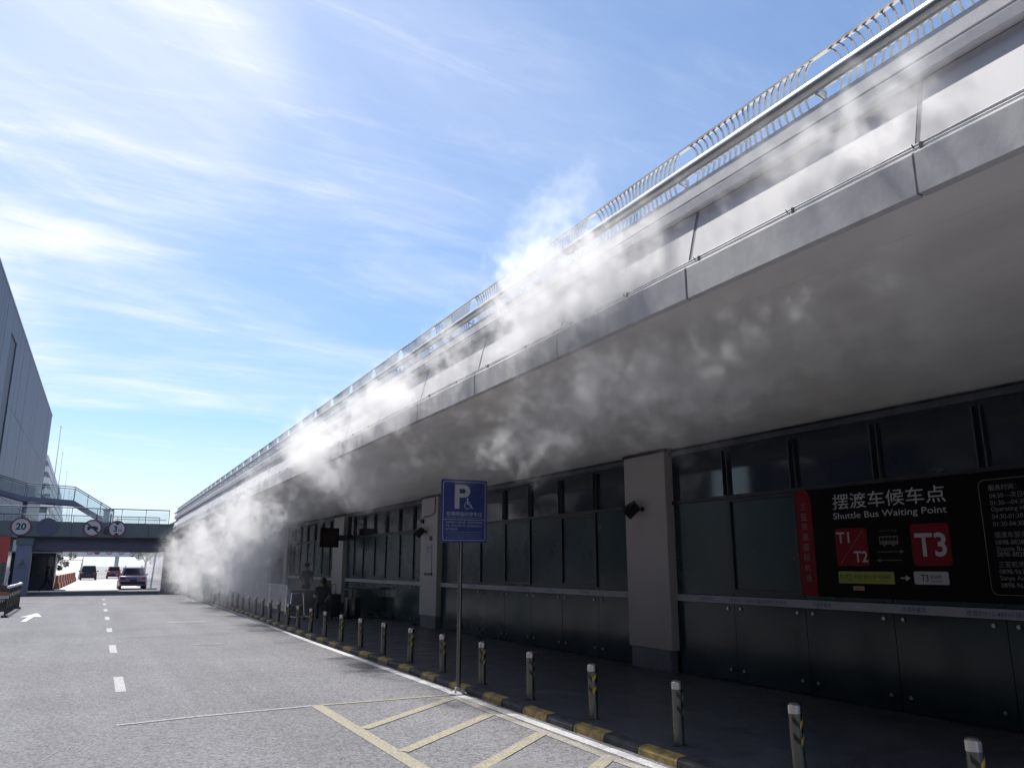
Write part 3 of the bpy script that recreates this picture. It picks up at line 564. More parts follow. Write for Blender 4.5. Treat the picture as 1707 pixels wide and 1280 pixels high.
# ------------------------------------------------------------------ bollards
def bollard_meshes():
    r = 0.052; h = .50
    post = MB().lathe([(r, 0), (r, h)], 20).mesh('post', 'bollard_steel', True)
    cap = MB().lathe([(r + .003, h), (r + .003, h + .062), (r - .008, h + .074), (r - .03, h + .080), (.004, h + .081)], 20).mesh('cap', 'bollard_cap', True)
    bandsm = []
    for z0, a0, mm in ((h - .012, 200, 'tape_black'), (h - .012, 262, 'tape_yellow'), (h - .135, 200, 'tape_black'), (h - .135, 262, 'tape_yellow')):
        q = MB(); K = 8; span = 62; tall = .045
        for i in range(K + 1):
            a = R(a0 + span * i / K); sl = -.055 * i / K if mm == 'tape_black' else .055 * (i / K) - .055
            for zz in (z0 + sl, z0 + sl - tall): q.v.append(((r + .0015) * math.cos(a), (r + .0015) * math.sin(a), zz))
        for i in range(K): q.f.append((2 * i, 2 * i + 1, 2 * i + 3, 2 * i + 2))
        bandsm.append(q.mesh('reflective_band', mm))
    foot = MB().lathe([(r + .02, 0), (r + .02, .008), (r + .002, .012)], 20).mesh('foot_ring', 'bollard_steel', True)
    return [('post', post), ('cap', cap), ('foot_ring', foot)] + [('reflective_band', b) for b in bandsm]
BM = bollard_meshes()
for k in range(33):
    y = 3.31 + 1.447 * k; x = interp(BOLL, y)
    t = thing('bollard', ('%s steel bollard on the near side of the blue sign post' % ORD(4 - k) if k < 5 else '%s steel bollard along the kerb beyond the blue sign post' % ORD(k - 5)), 'bollard', (x, y, swz(x, y) - .001), 'steel bollards along the kerb')
    t.rotation_euler = (random.uniform(-.02, .02), random.uniform(-.02, .02), random.uniform(-.5, .5))
    for nm, me in BM:
        if k > 16 and nm in ('reflective_band', 'foot_ring'): continue
        ob = bpy.data.objects.new(nm, me); COL.objects.link(ob); ob.parent = t

# ------------------------------------------------------------------ footbridge over the road
BY0, BY1 = 56.0, 64.0
fb = thing('footbridge', 'grey green footbridge with glass railing crossing the road', 'footbridge', (0, 60, 0))
for k in range(9):
    x0 = -8.2 + 1.45 * k; B(x0 + .012, x0 + 1.438, BY0, BY0 + .12, 3.47, 4.38).build('deck_panel', 'bridge_green', fb)
B(-8.2, 4.88, BY0 + .125, BY1, 3.46, 4.33).build('deck', 'bridge_dark', fb)
B(-3.2, 4.6, BY0 + .5, BY1 - .4, 2.66, 3.46).build('girder', 'bridge_dark', fb)
B(-8.2, 4.88, BY0 + .05, BY0 + .40, 3.38, 3.456).build('drip_edge', 'frame_black', fb)
def glass_rail(par, p0, p1, h, npan, z_off=.06, rail_m='rail_dark'):
    """posts, glass panes and a handrail from p0 to p1 (feet)"""
    p0 = Vector(p0); p1 = Vector(p1); d = p1 - p0
    MB().cyl(p0 + Vector((0, 0, h)), p1 + Vector((0, 0, h)), .035, 8).build('handrail', rail_m, par)
    for i in range(npan + 1):
        p = p0 + d * i / npan; MB().cyl(p, p + Vector((0, 0, h)), .022, 6).build('rail_post', rail_m, par)
        if i < npan:
            a = p0 + d * (i + .04) / npan; b = p0 + d * (i + .96) / npan; n_ = Vector((0, .006, 0))
            MB().hexa([a - n_ + Vector((0, 0, z_off)), b - n_ + Vector((0, 0, z_off)), b + n_ + Vector((0, 0, z_off)), a + n_ + Vector((0, 0, z_off))], [a - n_ + Vector((0, 0, h - .1)), b - n_ + Vector((0, 0, h - .1)), b + n_ + Vector((0, 0, h - .1)), a + n_ + Vector((0, 0, h - .1))]).build('glass_pane', 'clear_glass', par)
glass_rail(fb, (-8.0, BY0 + .1, 4.38), (4.55, BY0 + .1, 4.38), .86, 9)
glass_rail(fb, (-8.0, BY1 - .1, 4.33), (4.55, BY1 - .1, 4.33), .86, 9)
MB().cyl((1.4, BY0 + .12, 4.62), (4.4, BY0 + .12, 4.62), .02, 6).build('lower_rail', 'rail_dark', fb)
q = B(4.9, 6.6, 55.2, 62, .0, 4.55); q.build('end_block', 'bridge_pillar', fb)
q = MB()
for k in range(14): q.cyl((4.95 + .12 * k, 55.25, 4.55), (4.95 + .12 * k, 55.25, 5.2), .018, 6)
q.cyl((4.9, 55.25, 5.2), (6.6, 55.25, 5.2), .025, 6); q.build('end_railing', 'rail_dark', fb)
pl = thing('bridge_pillar', 'blue grey pillar with a warning triangle carrying the footbridge', 'pillar', (-3.3, 56.6, 0))
B(-3.72, -2.92, 56.2, 57.6, 0, 2.95).build('shaft', 'bridge_pillar', pl, bevel=.02); B(-3.78, -2.86, 56.15, 57.65, 2.95, 3.37).build('head', 'bridge_green', pl)
q = MB().plate([(-3.5, 1.75), (-3.1, 1.75), (-3.3, 2.1)], .01, lambda u, v, w: (u, 56.19 - w, v)); q.build('warning_triangle', 'rail_dark', pl)
text('lettering', '注意安全', 'rail_dark', pl, lambda u, v: (-3.3 + u, 56.19, 1.62 + v), .2, w=.6)
# steps from the left down onto the bridge
stp = thing('bridge_stairs', 'stairs with glass sides and handrails descending to the footbridge', 'stairs', (-4, 66, 4.3))
PA, PB, PC, PD = Vector((-9.5, 66, 8.0)), Vector((-4.25, 66, 6.5)), Vector((-1.2, 66, 6.35)), Vector((1.5, 66, 4.75))
for a, b in ((PA, PB), (PB, PC), (PC, PD)):
    for yy in (-.9, .9):
        o_ = Vector((0, yy, 0)); MB().hexa([a + o_ + Vector((0, -.05, -.35)), b + o_ + Vector((0, -.05, -.35)), b + o_ + Vector((0, .05, -.35)), a + o_ + Vector((0, .05, -.35))], [a + o_ + Vector((0, -.05, 0)), b + o_ + Vector((0, -.05, 0)), b + o_ + Vector((0, .05, 0)), a + o_ + Vector((0, .05, 0))]).build('stringer', 'bridge_pillar', stp)
        glass_rail(stp, a + o_, b + o_, .95, 3, .03)
for a, b, nst in ((PA, PB, 10), (PC, PD, 9)):
    for i in range(nst):
        p = a + (b - a) * (i + .5) / nst; w = abs(b.x - a.x) / nst / 2; B(p.x - w, p.x + w, 65.16, 66.84, p.z - .12, p.z - .06).build('step', 'concrete', stp)
B(PB.x, PC.x, 65.16, 66.84, 6.2, 6.3).build('landing', 'concrete', stp)
for x, zt in ((-4.2, 6.2),): B(x - .15, x + .15, 65.85, 66.15, 0, zt).build('support_post', 'bridge_pillar', stp)
# signs on the bridge face
def disc_sign(x, z, r, y, label, kind, t_=.03):
    t = thing('round_sign', label, 'road sign', (x, y, z), 'round signs on the footbridge')
    F = lambda d: (lambda u, v, w=0: (x + u, y - d - w, z + v)); C = lambda rr, n=28: [(rr * math.cos(2 * math.pi * k / n), rr * math.sin(2 * math.pi * k / n)) for k in range(n)]
    MB().plate(C(r), t_, F(0)).build('plate', 'bridge_dark' if kind == 'blank' else 'sign_rim', t)
    if kind != 'blank': MB().plate(C(r * .83), .004, F(t_ + .001)).build('face', 'sign_face', t)
    G = F(t_ + .007)
    if kind == '20': text('lettering', '20', 'print_black', t, lambda u, v: G(u, v + .02), .5, h=r * .75, bold=.03)
    if kind == '3m':
        text('lettering', '3', 'print_black', t, lambda u, v: G(u - r * .16, v), .5, h=r * .72, bold=.03); text('lettering', 'm', 'print_black', t, lambda u, v: G(u + r * .36, v - r * .18), .3, h=r * .26, bold=.02)
        MB().plate([(-r * .35, r * .80), (r * .35, r * .80), (0, r * .42)], .003, G).build('triangle', 'print_black', t); MB().plate([(-r * .35, -r * .80), (0, -r * .42), (r * .35, -r * .80)], .003, G).build('triangle', 'print_black', t)
    if kind == 'truck':
        q = MB().plate([(-r * .55, -.03), (r * .55, -.03), (r * .55, .05), (r * .3, .13), (-r * .55, .09)], .003, G); q.plate([(u * .09 - .22, v * .09 - .05) for u, v in C(1, 10)], .004, G); q.plate([(u * .09 + .2, v * .09 - .05) for u, v in C(1, 10)], .004, G); q.build('lorry_pictogram', 'print_black', t)
        a = R(140); MB().plate([(r * .85 * math.cos(a) - .03, r * .85 * math.sin(a) - .03), (r * .85 * math.cos(a) + .03, r * .85 * math.sin(a) + .03), (-r * .85 * math.cos(a) + .03, -r * .85 * math.sin(a) + .03), (-r * .85 * math.cos(a) - .03, -r * .85 * math.sin(a) - .03)], .003, F(t_ + .011)).build('bar', 'print_black', t)
    return t
M('sign_rim', (0.15, 0.028, 0.040), .5, var=.1); M('sign_face', (0.42, 0.40, 0.43), .5, var=.05)
disc_sign(-3.62, 4.02, .56, 55.98, 'round speed limit sign reading 20 on the bridge face', '20'); disc_sign(-2.25, 4.02, .56, 55.98, 'plain dark round disc on the bridge face', 'blank')
disc_sign(.20, 4.02, .53, 55.98, 'round sign with a crossed out lorry on the bridge face', 'truck'); disc_sign(1.56, 4.0, .52, 55.98, 'round height limit sign reading 3 m on the bridge face', '3m')
t = thing('bridge_signal', 'small black signal box between the round signs on the bridge', 'signal', (.98, 55.95, 3.7)); B(.85, 1.1, 55.8, 55.99, 3.72, 3.95).build('box', 'cam_black', t); B(.88, 1.06, 55.9, 55.98, 3.98, 4.12).build('lamp_box', 'bridge_dark', t)
t = thing('bridge_cabinet', 'pale blue cabinet standing behind the bridge railing', 'cabinet', (.95, 56.6, 4.38)); B(.72, 1.08, 56.4, 56.8, 4.4, 5.15).build('body', 'pale_wall', t); B(.66, 1.26, 56.35, 56.85, 5.15, 5.2).build('lid', 'rail_dark', t); B(1.12, 1.2, 56.45, 56.7, 4.4, 4.95).build('side_post', 'rail_dark', t)

# ------------------------------------------------------------------ buildings on the left
bl = thing('cladding_building', 'tall windowless blue grey building beside the footbridge stairs', 'building', (-20, 100, 0))
LX = -7.6; TOP = 24.2; lx = lambda y: -8.13 + (y - 67) * .0179
MB().hexa([(-34, 56, 0), (lx(56) - .12, 56, 0), (lx(138) - .12, 138, 0), (-34, 138, 0)], [(-34, 56, TOP - .25), (lx(56) - .12, 56, TOP - .25), (lx(138) - .12, 138, TOP - .25), (-34, 138, TOP - .25)]).build('core', 'cladding_dark', bl)
def cpan(y0, y1, z0, z1, nm):
    d = random.uniform(0, .02); MB().hexa([(lx(y0) - .11, y0, z0), (lx(y0) - d, y0, z0), (lx(y1) - d, y1, z0), (lx(y1) - .11, y1, z0)], [(lx(y0) - .11, y0, z1), (lx(y0) - d, y0, z1), (lx(y1) - d, y1, z1), (lx(y1) - .11, y1, z1)]).build(nm, 'cladding', bl)
y = 56.0
while y < 137.9:
    w = 1.6 if y < 79 else 3.3
    if 79.4 < y < 84.0: y = 84.2; continue
    y1 = min(y + w, 138.05, 79.6 if y < 79.6 else 999)
    for z0, z1 in ((0, 8.1), (8.14, 16.2), (16.24, TOP - .02)): cpan(y + .03, y1 - .03, z0, z1, 'cladding_panel')
    y = y1
cpan(79.63, 84.17, TOP - 2.2, TOP - .02, 'slot_head')
MB().hexa([(-34.1, 55.9, TOP), (lx(56) + .03, 55.9, TOP), (lx(138) + .03, 138.15, TOP), (-34.1, 138.15, TOP)], [(-34.1, 55.9, TOP + .2), (lx(56) + .03, 55.9, TOP + .2), (lx(138) + .03, 138.15, TOP + .2), (-34.1, 138.15, TOP + .2)]).build('roof_edge', 'roof_grey', bl)
k = 0
while k < 9: B(-34 + 2.94 * k + .03, -34 + 2.94 * k + 2.91, 138.0, 138.06, 0, TOP - .02).build('cladding_panel', 'cladding', bl); k += 1
q = MB().cyl((lx(130), 130, 11.6), (lx(130) + 1.1, 130, 11.6), .06, 8); q.box(lx(130) + .9, lx(130) + 1.6, 129.8, 130.2, 11.4, 11.75); q.build('wall_camera', 'cam_black', bl)
ob_ = thing('opposite_terminal', 'plain grey terminal block facing the waiting hall across the road', 'building', (-14, -4, 0))
B(-30, -9.2, -34, 26, 0, 16).build('wall', 'cladding', ob_); B(-30.2, -9.0, -34.2, 26.2, 16, 16.3).build('roof_edge', 'roof_grey', ob_)
tb = thing('terraced_building', 'pale building of stepped eaves behind the tall grey one', 'building', (-14, 230, 0))
for k in range(5):
    z = 13.0 + 2.6 * k; s_ = .9 * k
    B(-40, -8.6 - s_ * .5, 200 + s_, 320, z, z + 1.3).build('storey_band', 'window_dark', tb); B(-40.5, -8.0 - s_ * .5, 199 + s_, 321, z + 1.31, z + 2.58).build('eave', 'pale_wall', tb)
B(-40, -8.4, 200, 320, 0, 12.98).build('base_wall', 'pale_wall', tb)
for i, (yy, hh) in enumerate(((206, 33.0), (258, 33.5), (318, 34.0), (385, 34), (430, 34))):
    t = thing('roof_mast', '%s thin white mast on the roofs at the left, counted from the left' % ORD(i), 'mast', (-9.6, yy, 0), 'thin roof masts')
    MB().cyl((-9.0 if i else -8.2, yy, 0), (-9.0 if i else -8.2, yy, hh), .16, 6, .07).build('pole', 'pale_wall', t); MB().ball((-9.0 if i else -8.2, yy, hh), .14, 6, 4).build('tip', 'rail_dark', t)

# ------------------------------------------------------------------ left roadside: booth and folding gate
bo = thing('ticket_booth', 'glazed roadside booth with a red board along its top beside the gate', 'booth', (-5.2, 45, 0))
B(-5.6, -3.20, 44.0, 44.08, 1.87, 3.09).build('red_board', 'red_board', bo); B(-5.7, -3.14, 43.96, 47, 3.10, 3.18).build('roof', 'rail_dark', bo)
for x in (-3.24, -3.65, -4.1, -4.85, -5.56): B(x - .035, x + .035, 44.0, 44.09, 0, 1.865).build('mullion', 'rail_dark', bo)
B(-5.6, -3.29, 44.09, 46.9, 0, .9).build('base_panel', 'kiosk', bo); B(-5.58, -3.29, 44.1, 44.12, .92, 1.86).build('pane', 'kiosk_glass', bo); B(-3.28, -3.26, 44.1, 46.8, .0, 3.08).build('side_pane', 'kiosk_glass', bo)
fg = thing('folding_gate', 'black folding gate with chrome ball tops before the red booth', 'gate', (-2.6, 36, 0))
for k in range(9):
    y = 33.0 + .8 * k; q = MB()
    for x in (-2.25, -3.35): q.box(x - .03, x + .03, y - .03, y + .03, .06, .95)
    q.box(-3.35, -2.25, y - .022, y + .022, .86, .92).box(-3.35, -2.25, y - .022, y + .022, .18, .24)
    for j in range(6): q.box(-3.3 + .18 * j, -3.275 + .18 * j, y - .012, y + .012, .24, .86)
    q.build('gate_frame', 'cam_black', fg)
    for x in (-2.25, -3.35): MB().ball((x, y, 1.0), .055, 10, 6).build('ball_top', 'chrome', fg, smooth=True)
    if k < 8:
        for x in (-2.25, -3.35): q = MB().cyl((x, y, .25), (x, y + .8, .85), .018, 6); q.cyl((x, y, .85), (x, y + .8, .25), .018, 6); q.build('scissor_bar', 'cam_black', fg)
for y in (33.0, 39.4): B(-2.34, -2.16, y - .3, y + .3, .0, .06).build('wheel_base', 'cam_black', fg)
B(-3.4, -2.2, 32.92, 32.965, .62, .72).build('reflector_strip', 'sign_white', fg); B(-3.4, -2.2, 32.9, 32.965, .73, .84).build('orange_strip', 'barrier_orange', fg)
t = thing('gate_arm_post', 'pale upright post with red lamp beside the folding gate', 'post', (-3.1, 40.5, 0)); MB().cyl((-3.0, 40.5, 0), (-2.85, 40.5, 1.5), .06, 8).build('post', 'sign_white', t); MB().cyl((-3.0, 40.5, .55), (-2.94, 40.5, .95), .065, 8).build('red_sleeve', 'red_board', t)

# ------------------------------------------------------------------ beyond the bridge
ki = thing('guard_kiosk', 'dark guard kiosk with a pale roof edge under the footbridge', 'kiosk', (-3.0, 68, 0))
B(-5.2, -1.9, 67, 70, 0, 1.0).build('base_wall', 'kiosk', ki); B(-5.6, -1.5, 66.4, 70.4, 2.62, 2.74).build('roof', 'pale_wall', ki); B(-5.2, -1.9, 67.05, 69.9, 2.4, 2.62).build('head_beam', 'kiosk', ki)
for x in (-5.15, -4.2, -3.2, -2.4, -1.95): B(x - .06, x + .06, 67, 67.1, 1.0, 2.4).build('mullion', 'kiosk', ki)
B(-5.1, -1.95, 67.12, 69.8, 1.0, 2.4).build('pane', 'kiosk_glass', ki); B(-3.55, -3.4, 66.96, 66.99, 1.35, 2.3).build('poster', 'pale_wall', ki); B(-1.88, -1.84, 67.2, 69.5, .2, 2.3).build('side_frame', 'rail_dark', ki)
for k in range(9):
    y0 = 70 + 4.3 * k; x0 = -1.75 + .022 * (y0 - 70) * 1.1
    t = thing('road_barrier', '%s orange plastic barrier of the line beyond the kiosk' % ORD(k), 'barrier', (x0, y0, 0), 'orange barriers beyond the bridge')
    MB().prism([(x0 - .25, 0), (x0 - .22, .35), (x0 - .1, .5), (x0 - .08, .95), (x0 + .08, .95), (x0 + .1, .5), (x0 + .22, .35), (x0 + .25, 0)], [y0, y0 + 4.1]).build('body', 'barrier_orange', t); B(x0 - .085, x0 + .085, y0 + .2, y0 + 3.9, .952, 1.0).build('cap', 'barrier_orange', t)
def car(name, label, x, y, w, l, h, paint_, lights, rack=False):
    """car seen from behind, nose towards +Y"""
    t = thing(name, label, 'car', (x, y, 0)); q = MB(); hw = w / 2
    sec = [(0, .38, .80, .93), (.08, .30, .98, 1.0), (.9, .25, .98, 1.0), (l * .5, .24, .97, 1.0), (l - 1.2, .25, .96, .98), (l - .25, .28, .80, .94), (l, .40, .66, .84)]
    for yy, z0, z1, k in sec: q.v += [(x - hw * k, y + yy, z0), (x + hw * k, y + yy, z0), (x + hw * k, y + yy, z1 * .78), (x + hw * k * .94, y + yy, z1), (x - hw * k * .94, y + yy, z1), (x - hw * k, y + yy, z1 * .78)]
    for i in range(len(sec) - 1):
        for j in range(6): q.f.append((6 * i + j, 6 * i + (j + 1) % 6, 6 * i + 6 + (j + 1) % 6, 6 * i + 6 + j))
    q.f += [tuple(range(6))[::-1], tuple(range(6 * len(sec) - 6, 6 * len(sec)))]
    q.build('body', paint_, t, smooth=True, bevel=.03)
    c = MB().hexa([(x - hw * .93, y + .12, .96), (x + hw * .93, y + .12, .96), (x + hw * .92, y + l * .70, .96), (x - hw * .92, y + l * .70, .96)], [(x - hw * .74, y + .42, h), (x + hw * .74, y + .42, h), (x + hw * .72, y + l * .50, h), (x - hw * .72, y + l * .50, h)]); c.build('cabin', paint_, t, bevel=.05)
    F = lambda u, v: (x + u * hw * (.93 - .19 * v), y + .12 + .30 * v - .012, .96 + (h - .96) * v)
    MB().add([F(-.86, .16), F(.86, .16), F(.84, .86), F(-.84, .86)], [(0, 1, 2, 3)]).build('rear_window', 'car_glass', t)
    for s_ in (-1, 1):
        G = lambda a, v: (x + s_ * (hw * (.932 - .19 * v) + .006), y + (.12 + .3 * v) + a * ((l * .70 - .12) * (1 - v) + (l * .5 - .42) * v), .96 + (h - .96) * v)
        MB().add([G(.07, .14), G(.46, .14), G(.46, .86), G(.10, .86)], [(0, 1, 2, 3)]).build('side_window', 'car_glass', t); MB().add([G(.50, .14), G(.92, .14), G(.88, .86), G(.50, .86)], [(0, 1, 2, 3)]).build('side_window', 'car_glass', t)
        B(x + s_ * hw * .72 - .13, x + s_ * hw * .72 + .13, y - .012, y + .05, .72, .92).build('tail_light', lights, t); B(x + s_ * (hw + .1) - .09, x + s_ * (hw + .1) + .09, y + l * .62, y + l * .66, 1.0, 1.15).build('mirror', paint_, t)
        for yy in (.78, l - .85):
            wh = MB().cyl((x + s_ * (hw - .20), y + yy, .32), (x + s_ * (hw + .01), y + yy, .32), .32, 20).build('wheel', 'rubber', t); MB().cyl((x + s_ * (hw + .011), y + yy, .32), (x + s_ * (hw + .02), y + yy, .32), .2, 12).build('rim', 'chrome', wh)
    B(x - hw * .9, x + hw * .9, y - .05, y + .1, .38, .58).build('bumper', 'rubber', t, bevel=.02); B(x - .24, x + .24, y - .062, y - .052, .60, .73).build('number_plate', 'sign_blue', t)
    if rack:
        for s_ in (-1, 1): MB().tube([(x + s_ * hw * .6, y + .7, h), (x + s_ * hw * .6, y + .75, h + .09), (x + s_ * hw * .6, y + l * .46, h + .09), (x + s_ * hw * .6, y + l * .5 - .05, h)], .02, 6).build('roof_rail', 'rail_dark', t)
    return t
car('parked_car', 'grey car with roof rails half hidden in mist under the bridge', 3.35, 66.5, 1.9, 4.4, 1.62, 'car_grey', 'tail_red', True)
car('distant_car', 'dark car on the sunlit road far beyond the bridge', .55, 112, 1.85, 4.5, 1.75, 'car_black', 'tail_red'); car('red_car', 'small dusty red car far beyond the bridge', 3.7, 124, 1.7, 4.0, 1.65, 'car_red', 'tail_red')
gt = thing('distant_footbridge', 'pale far footbridge with tiny round signs seen under the near one', 'footbridge', (0, 205, 0))
B(-26, 40, 205, 209, 3.8, 5.8).build('deck', 'pale_wall', gt)
for x in (-7, 6.5, 20): B(x - .4, x + .4, 206, 208, 0, 3.8).build('pier', 'pale_wall', gt)
MB().cyl((-26, 205, 6.7), (40, 205, 6.7), .08, 6).build('handrail', 'rail_dark', gt)
for k, x in enumerate((.75, 2.2, 4.7, 7.2)): MB().cyl((x, 204.98, 4.9), (x, 204.9, 4.9), .55, 16).build('round_sign', ('sign_face', 'sign_rim', 'sign_face', 'sign_face')[k], gt); MB().cyl((x, 204.985, 4.9), (x, 204.95, 4.9), .68, 16).build('sign_rim', 'sign_rim', gt)
t = thing('slip_road_post', 'white steel post at the right of the underpass', 'post', (4.6, 66, 0)); MB().cyl((4.55, 66, .02), (4.68, 66, 2.7), .06, 10).build('post', 'sign_white', t); B(4.3, 4.95, 65.7, 66.3, 0, .12).build('foot', 'concrete', t)
def tree(x, y, h, r, label, seed):
    rn = random.Random(seed); t = thing('street_tree', label, 'tree', (x, y, 0), 'trees beyond the bridge')
    q = MB().cyl((x, y, 0), (x + .1, y, h * .5), .16, 8, .1)
    for k in range(6): a = rn.uniform(0, 6.28); q.cyl((x + .1, y, h * .38 + .06 * k), (x + math.cos(a) * r * .7, y + math.sin(a) * r * .7, h * rn.uniform(.6, .85)), .07, 5, .02)
    q.build('trunk', 'bark', t); q = MB()
    cl = [(x + rn.gauss(0, r * .45), y + rn.gauss(0, r * .45), h * .7 + rn.gauss(0, h * .13), rn.uniform(.35, .7) * r * .55) for k in range(22)]
    for cxx, cyy, czz, cr in cl:
        for k in range(130):
            p = Vector((rn.gauss(0, 1), rn.gauss(0, 1), rn.gauss(0, 1))).normalized() * cr * rn.uniform(.5, 1.05) + Vector((cxx, cyy, czz)); u = Vector((rn.gauss(0, 1), rn.gauss(0, 1), rn.gauss(0, .6))).normalized(); w = u.orthogonal().normalized(); s_ = rn.uniform(.07, .14)
            q.add([p - u * s_, p + w * s_ * .5, p + u * s_, p - w * s_ * .5], [(0, 1, 2, 3)])
    q.build('crown', 'leaf', t)
tree(7.4, 88, 5.6, 2.3, 'leafy green tree beyond the underpass, nearer of two', 3); tree(6.3, 104, 5.2, 2.1, 'leafy green tree beyond the underpass, farther of two', 5); tree(-2.9, 88, 4.4, 1.3, 'small green tree rising behind the guard kiosk', 8)

# ------------------------------------------------------------------ waiting area under the viaduct
t = thing('litter_bin', 'steel litter bin with a canopy beside the glass wall', 'litter bin', (7.72, 25.3, .12))
q = MB().lathe([(.24, .0), (.25, .02), (.25, .60), (.235, .62)], 20, (7.72, 25.3, .12)); q.build('drum', 'bollard_steel', t, smooth=True)
for k in range(12):
    a = 2 * math.pi * k / 12; MB().box(7.72 + .252 * math.cos(a) - .012, 7.72 + .252 * math.cos(a) + .012, 25.3 + .252 * math.sin(a) - .012, 25.3 + .252 * math.sin(a) + .012, .16, .70).build('rib', 'pipe_dark', t)
for s_ in (-.2, .2): MB().cyl((7.72, 25.3 + s_, .70), (7.72, 25.3 + s_, .98), .02, 6).build('support', 'bollard_steel', t)
MB().lathe([(.28, .86), (.28, .89), (.02, .93)], 20, (7.72, 25.3, .12)).build('canopy', 'rail_dark', t, smooth=True); MB().cyl((7.72, 25.3, .97), (7.72, 25.3, 1.0), .15, 14).build('ashtray', 'iron', t)
hs = thing('hanging_sign', 'dark box sign with red characters fixed to the third column', 'sign', (7.5, 28.0, 2.35))
B(7.22, 7.90, 27.9, 28.19, 2.36, 3.04).build('box', 'frame_black', hs, bevel=.01); B(7.90, 8.2, 28.0, 28.06, 2.6, 2.8).build('bracket', 'rail_dark', hs)
M('led_red', (.11, .022, .024), .5, var=.1)
for z, s_ in ((2.84, '候车点'), (2.6, '无障碍'), (2.46, 'T1 T2')): text('lettering', s_, 'led_red', hs, lambda u, v, z=z: (7.56 + u, 27.898, z + v), .16, w=.42)
text('lettering', 'SHUTTLE', 'print_dim', hs, lambda u, v: (7.56 + u, 27.898, 2.73 + v), .1, w=.42)
t = thing('soffit_cable', 'dark sagging cable slung under the soffit near the third column', 'cable', (7, 30, 3.4))
MB().tube([(5.6, 36.0, 3.62), (6.0, 34.0, 3.50), (6.6, 31.5, 3.38), (7.2, 29.5, 3.34), (7.8, 27.6, 3.42), (8.15, 26.0, 3.50)], .02, 6).build('cable', 'rubber', t)
for k in range(4): MB().ball((6.05 + .12 * k, 33.8 - .5 * k, 3.46 - .02 * k), .035, 8, 5).build('bulb', 'sign_white', t)
def rail_fence(x0, y0, x1, y1, label, nb):
    t = thing('queue_railing', label, 'railing', (x0, y0, .12), 'steel queue railings'); a = Vector((x0, y0, .12)); d = Vector((x1 - x0, y1 - y0, 0))
    for z in (.12, .95): MB().cyl(a + Vector((0, 0, z)), a + d + Vector((0, 0, z)), .022, 8).build('rail', 'chrome', t, smooth=True)
    for k in range(nb + 1): MB().cyl(a + d * k / nb + Vector((0, 0, .12 if k % nb else 0)), a + d * k / nb + Vector((0, 0, .95)), .010 if k % nb else .024, 6).build('upright', 'chrome', t, smooth=True)
rail_fence(6.1, 27.5, 6.3, 31.3, 'steel queue railing with thin uprights nearest the standing man', 22); rail_fence(6.35, 31.6, 6.5, 35.0, 'steel queue railing standing in the mist behind the first one', 20); rail_fence(6.6, 35.4, 6.75, 39, 'steel queue railing deepest in the mist', 16)
ct = thing('service_counter', 'low grey service counter in front of the standing man', 'counter', (7.0, 29.2, .12)); B(6.55, 7.75, 28.95, 29.35, .12, .86).build('body', 'counter', ct, bevel=.01); B(6.5, 7.8, 28.9, 29.4, .86, .90).build('top', 'film_white', ct)
for k in range(3): B(6.6 + .38 * k, 6.95 + .38 * k, 28.935, 28.949, .2, .8).build('front_panel', 'column_base', ct)
tl = thing('luggage_trolley', 'chrome luggage trolley by the bollards in the mist', 'trolley', (5.8, 24.4, .12)); q = MB().tube([(5.65, 24.1, .25), (5.65, 24.9, .22), (5.7, 25.0, .9), (6.05, 25.0, .9), (6.1, 24.9, .22), (6.1, 24.1, .25), (5.65, 24.1, .25)], .016, 8); q.build('frame', 'chrome', tl, smooth=True)
MB().tube([(5.66, 24.95, .55), (6.08, 24.95, .55)], .014, 8).build('cross_bar', 'chrome', tl)
for x, y in ((5.66, 24.15), (6.09, 24.15), (5.66, 24.9), (6.09, 24.9)): MB().cyl((x - .02, y, .18), (x + .02, y, .18), .06, 12).build('wheel', 'rubber', tl)
for i, (y, h_) in enumerate(((41.2, 2.35), (34.6, 2.3))):
    t = thing('roll_up_banner', ('pale upright banner stand in the deep mist', 'pale upright banner stand behind the queue railing')[i], 'banner', (7.2, y, .12)); B(6.95, 7.45, y, y + .02, .16, h_).build('panel', 'film_white', t); B(6.92, 7.48, y - .1, y + .12, .12, .16).build('foot', 'iron', t)
st = thing('suitcase', 'dark upright suitcase beside the crouching person', 'suitcase', (6.98, 25.0, .12)); B(6.92, 7.22, 24.9, 25.35, .17, .86).build('shell', 'cloth_black', st, bevel=.04); MB().tube([(7.0, 25.3, .86), (7.0, 25.3, 1.15), (7.14, 25.3, 1.15), (7.14, 25.3, .86)], .012, 6).build('handle', 'rail_dark', st)
for x in (6.96, 7.18): MB().cyl((x, 24.95, .145), (x, 24.99, .145), .025, 8).build('wheel', 'rubber', st)

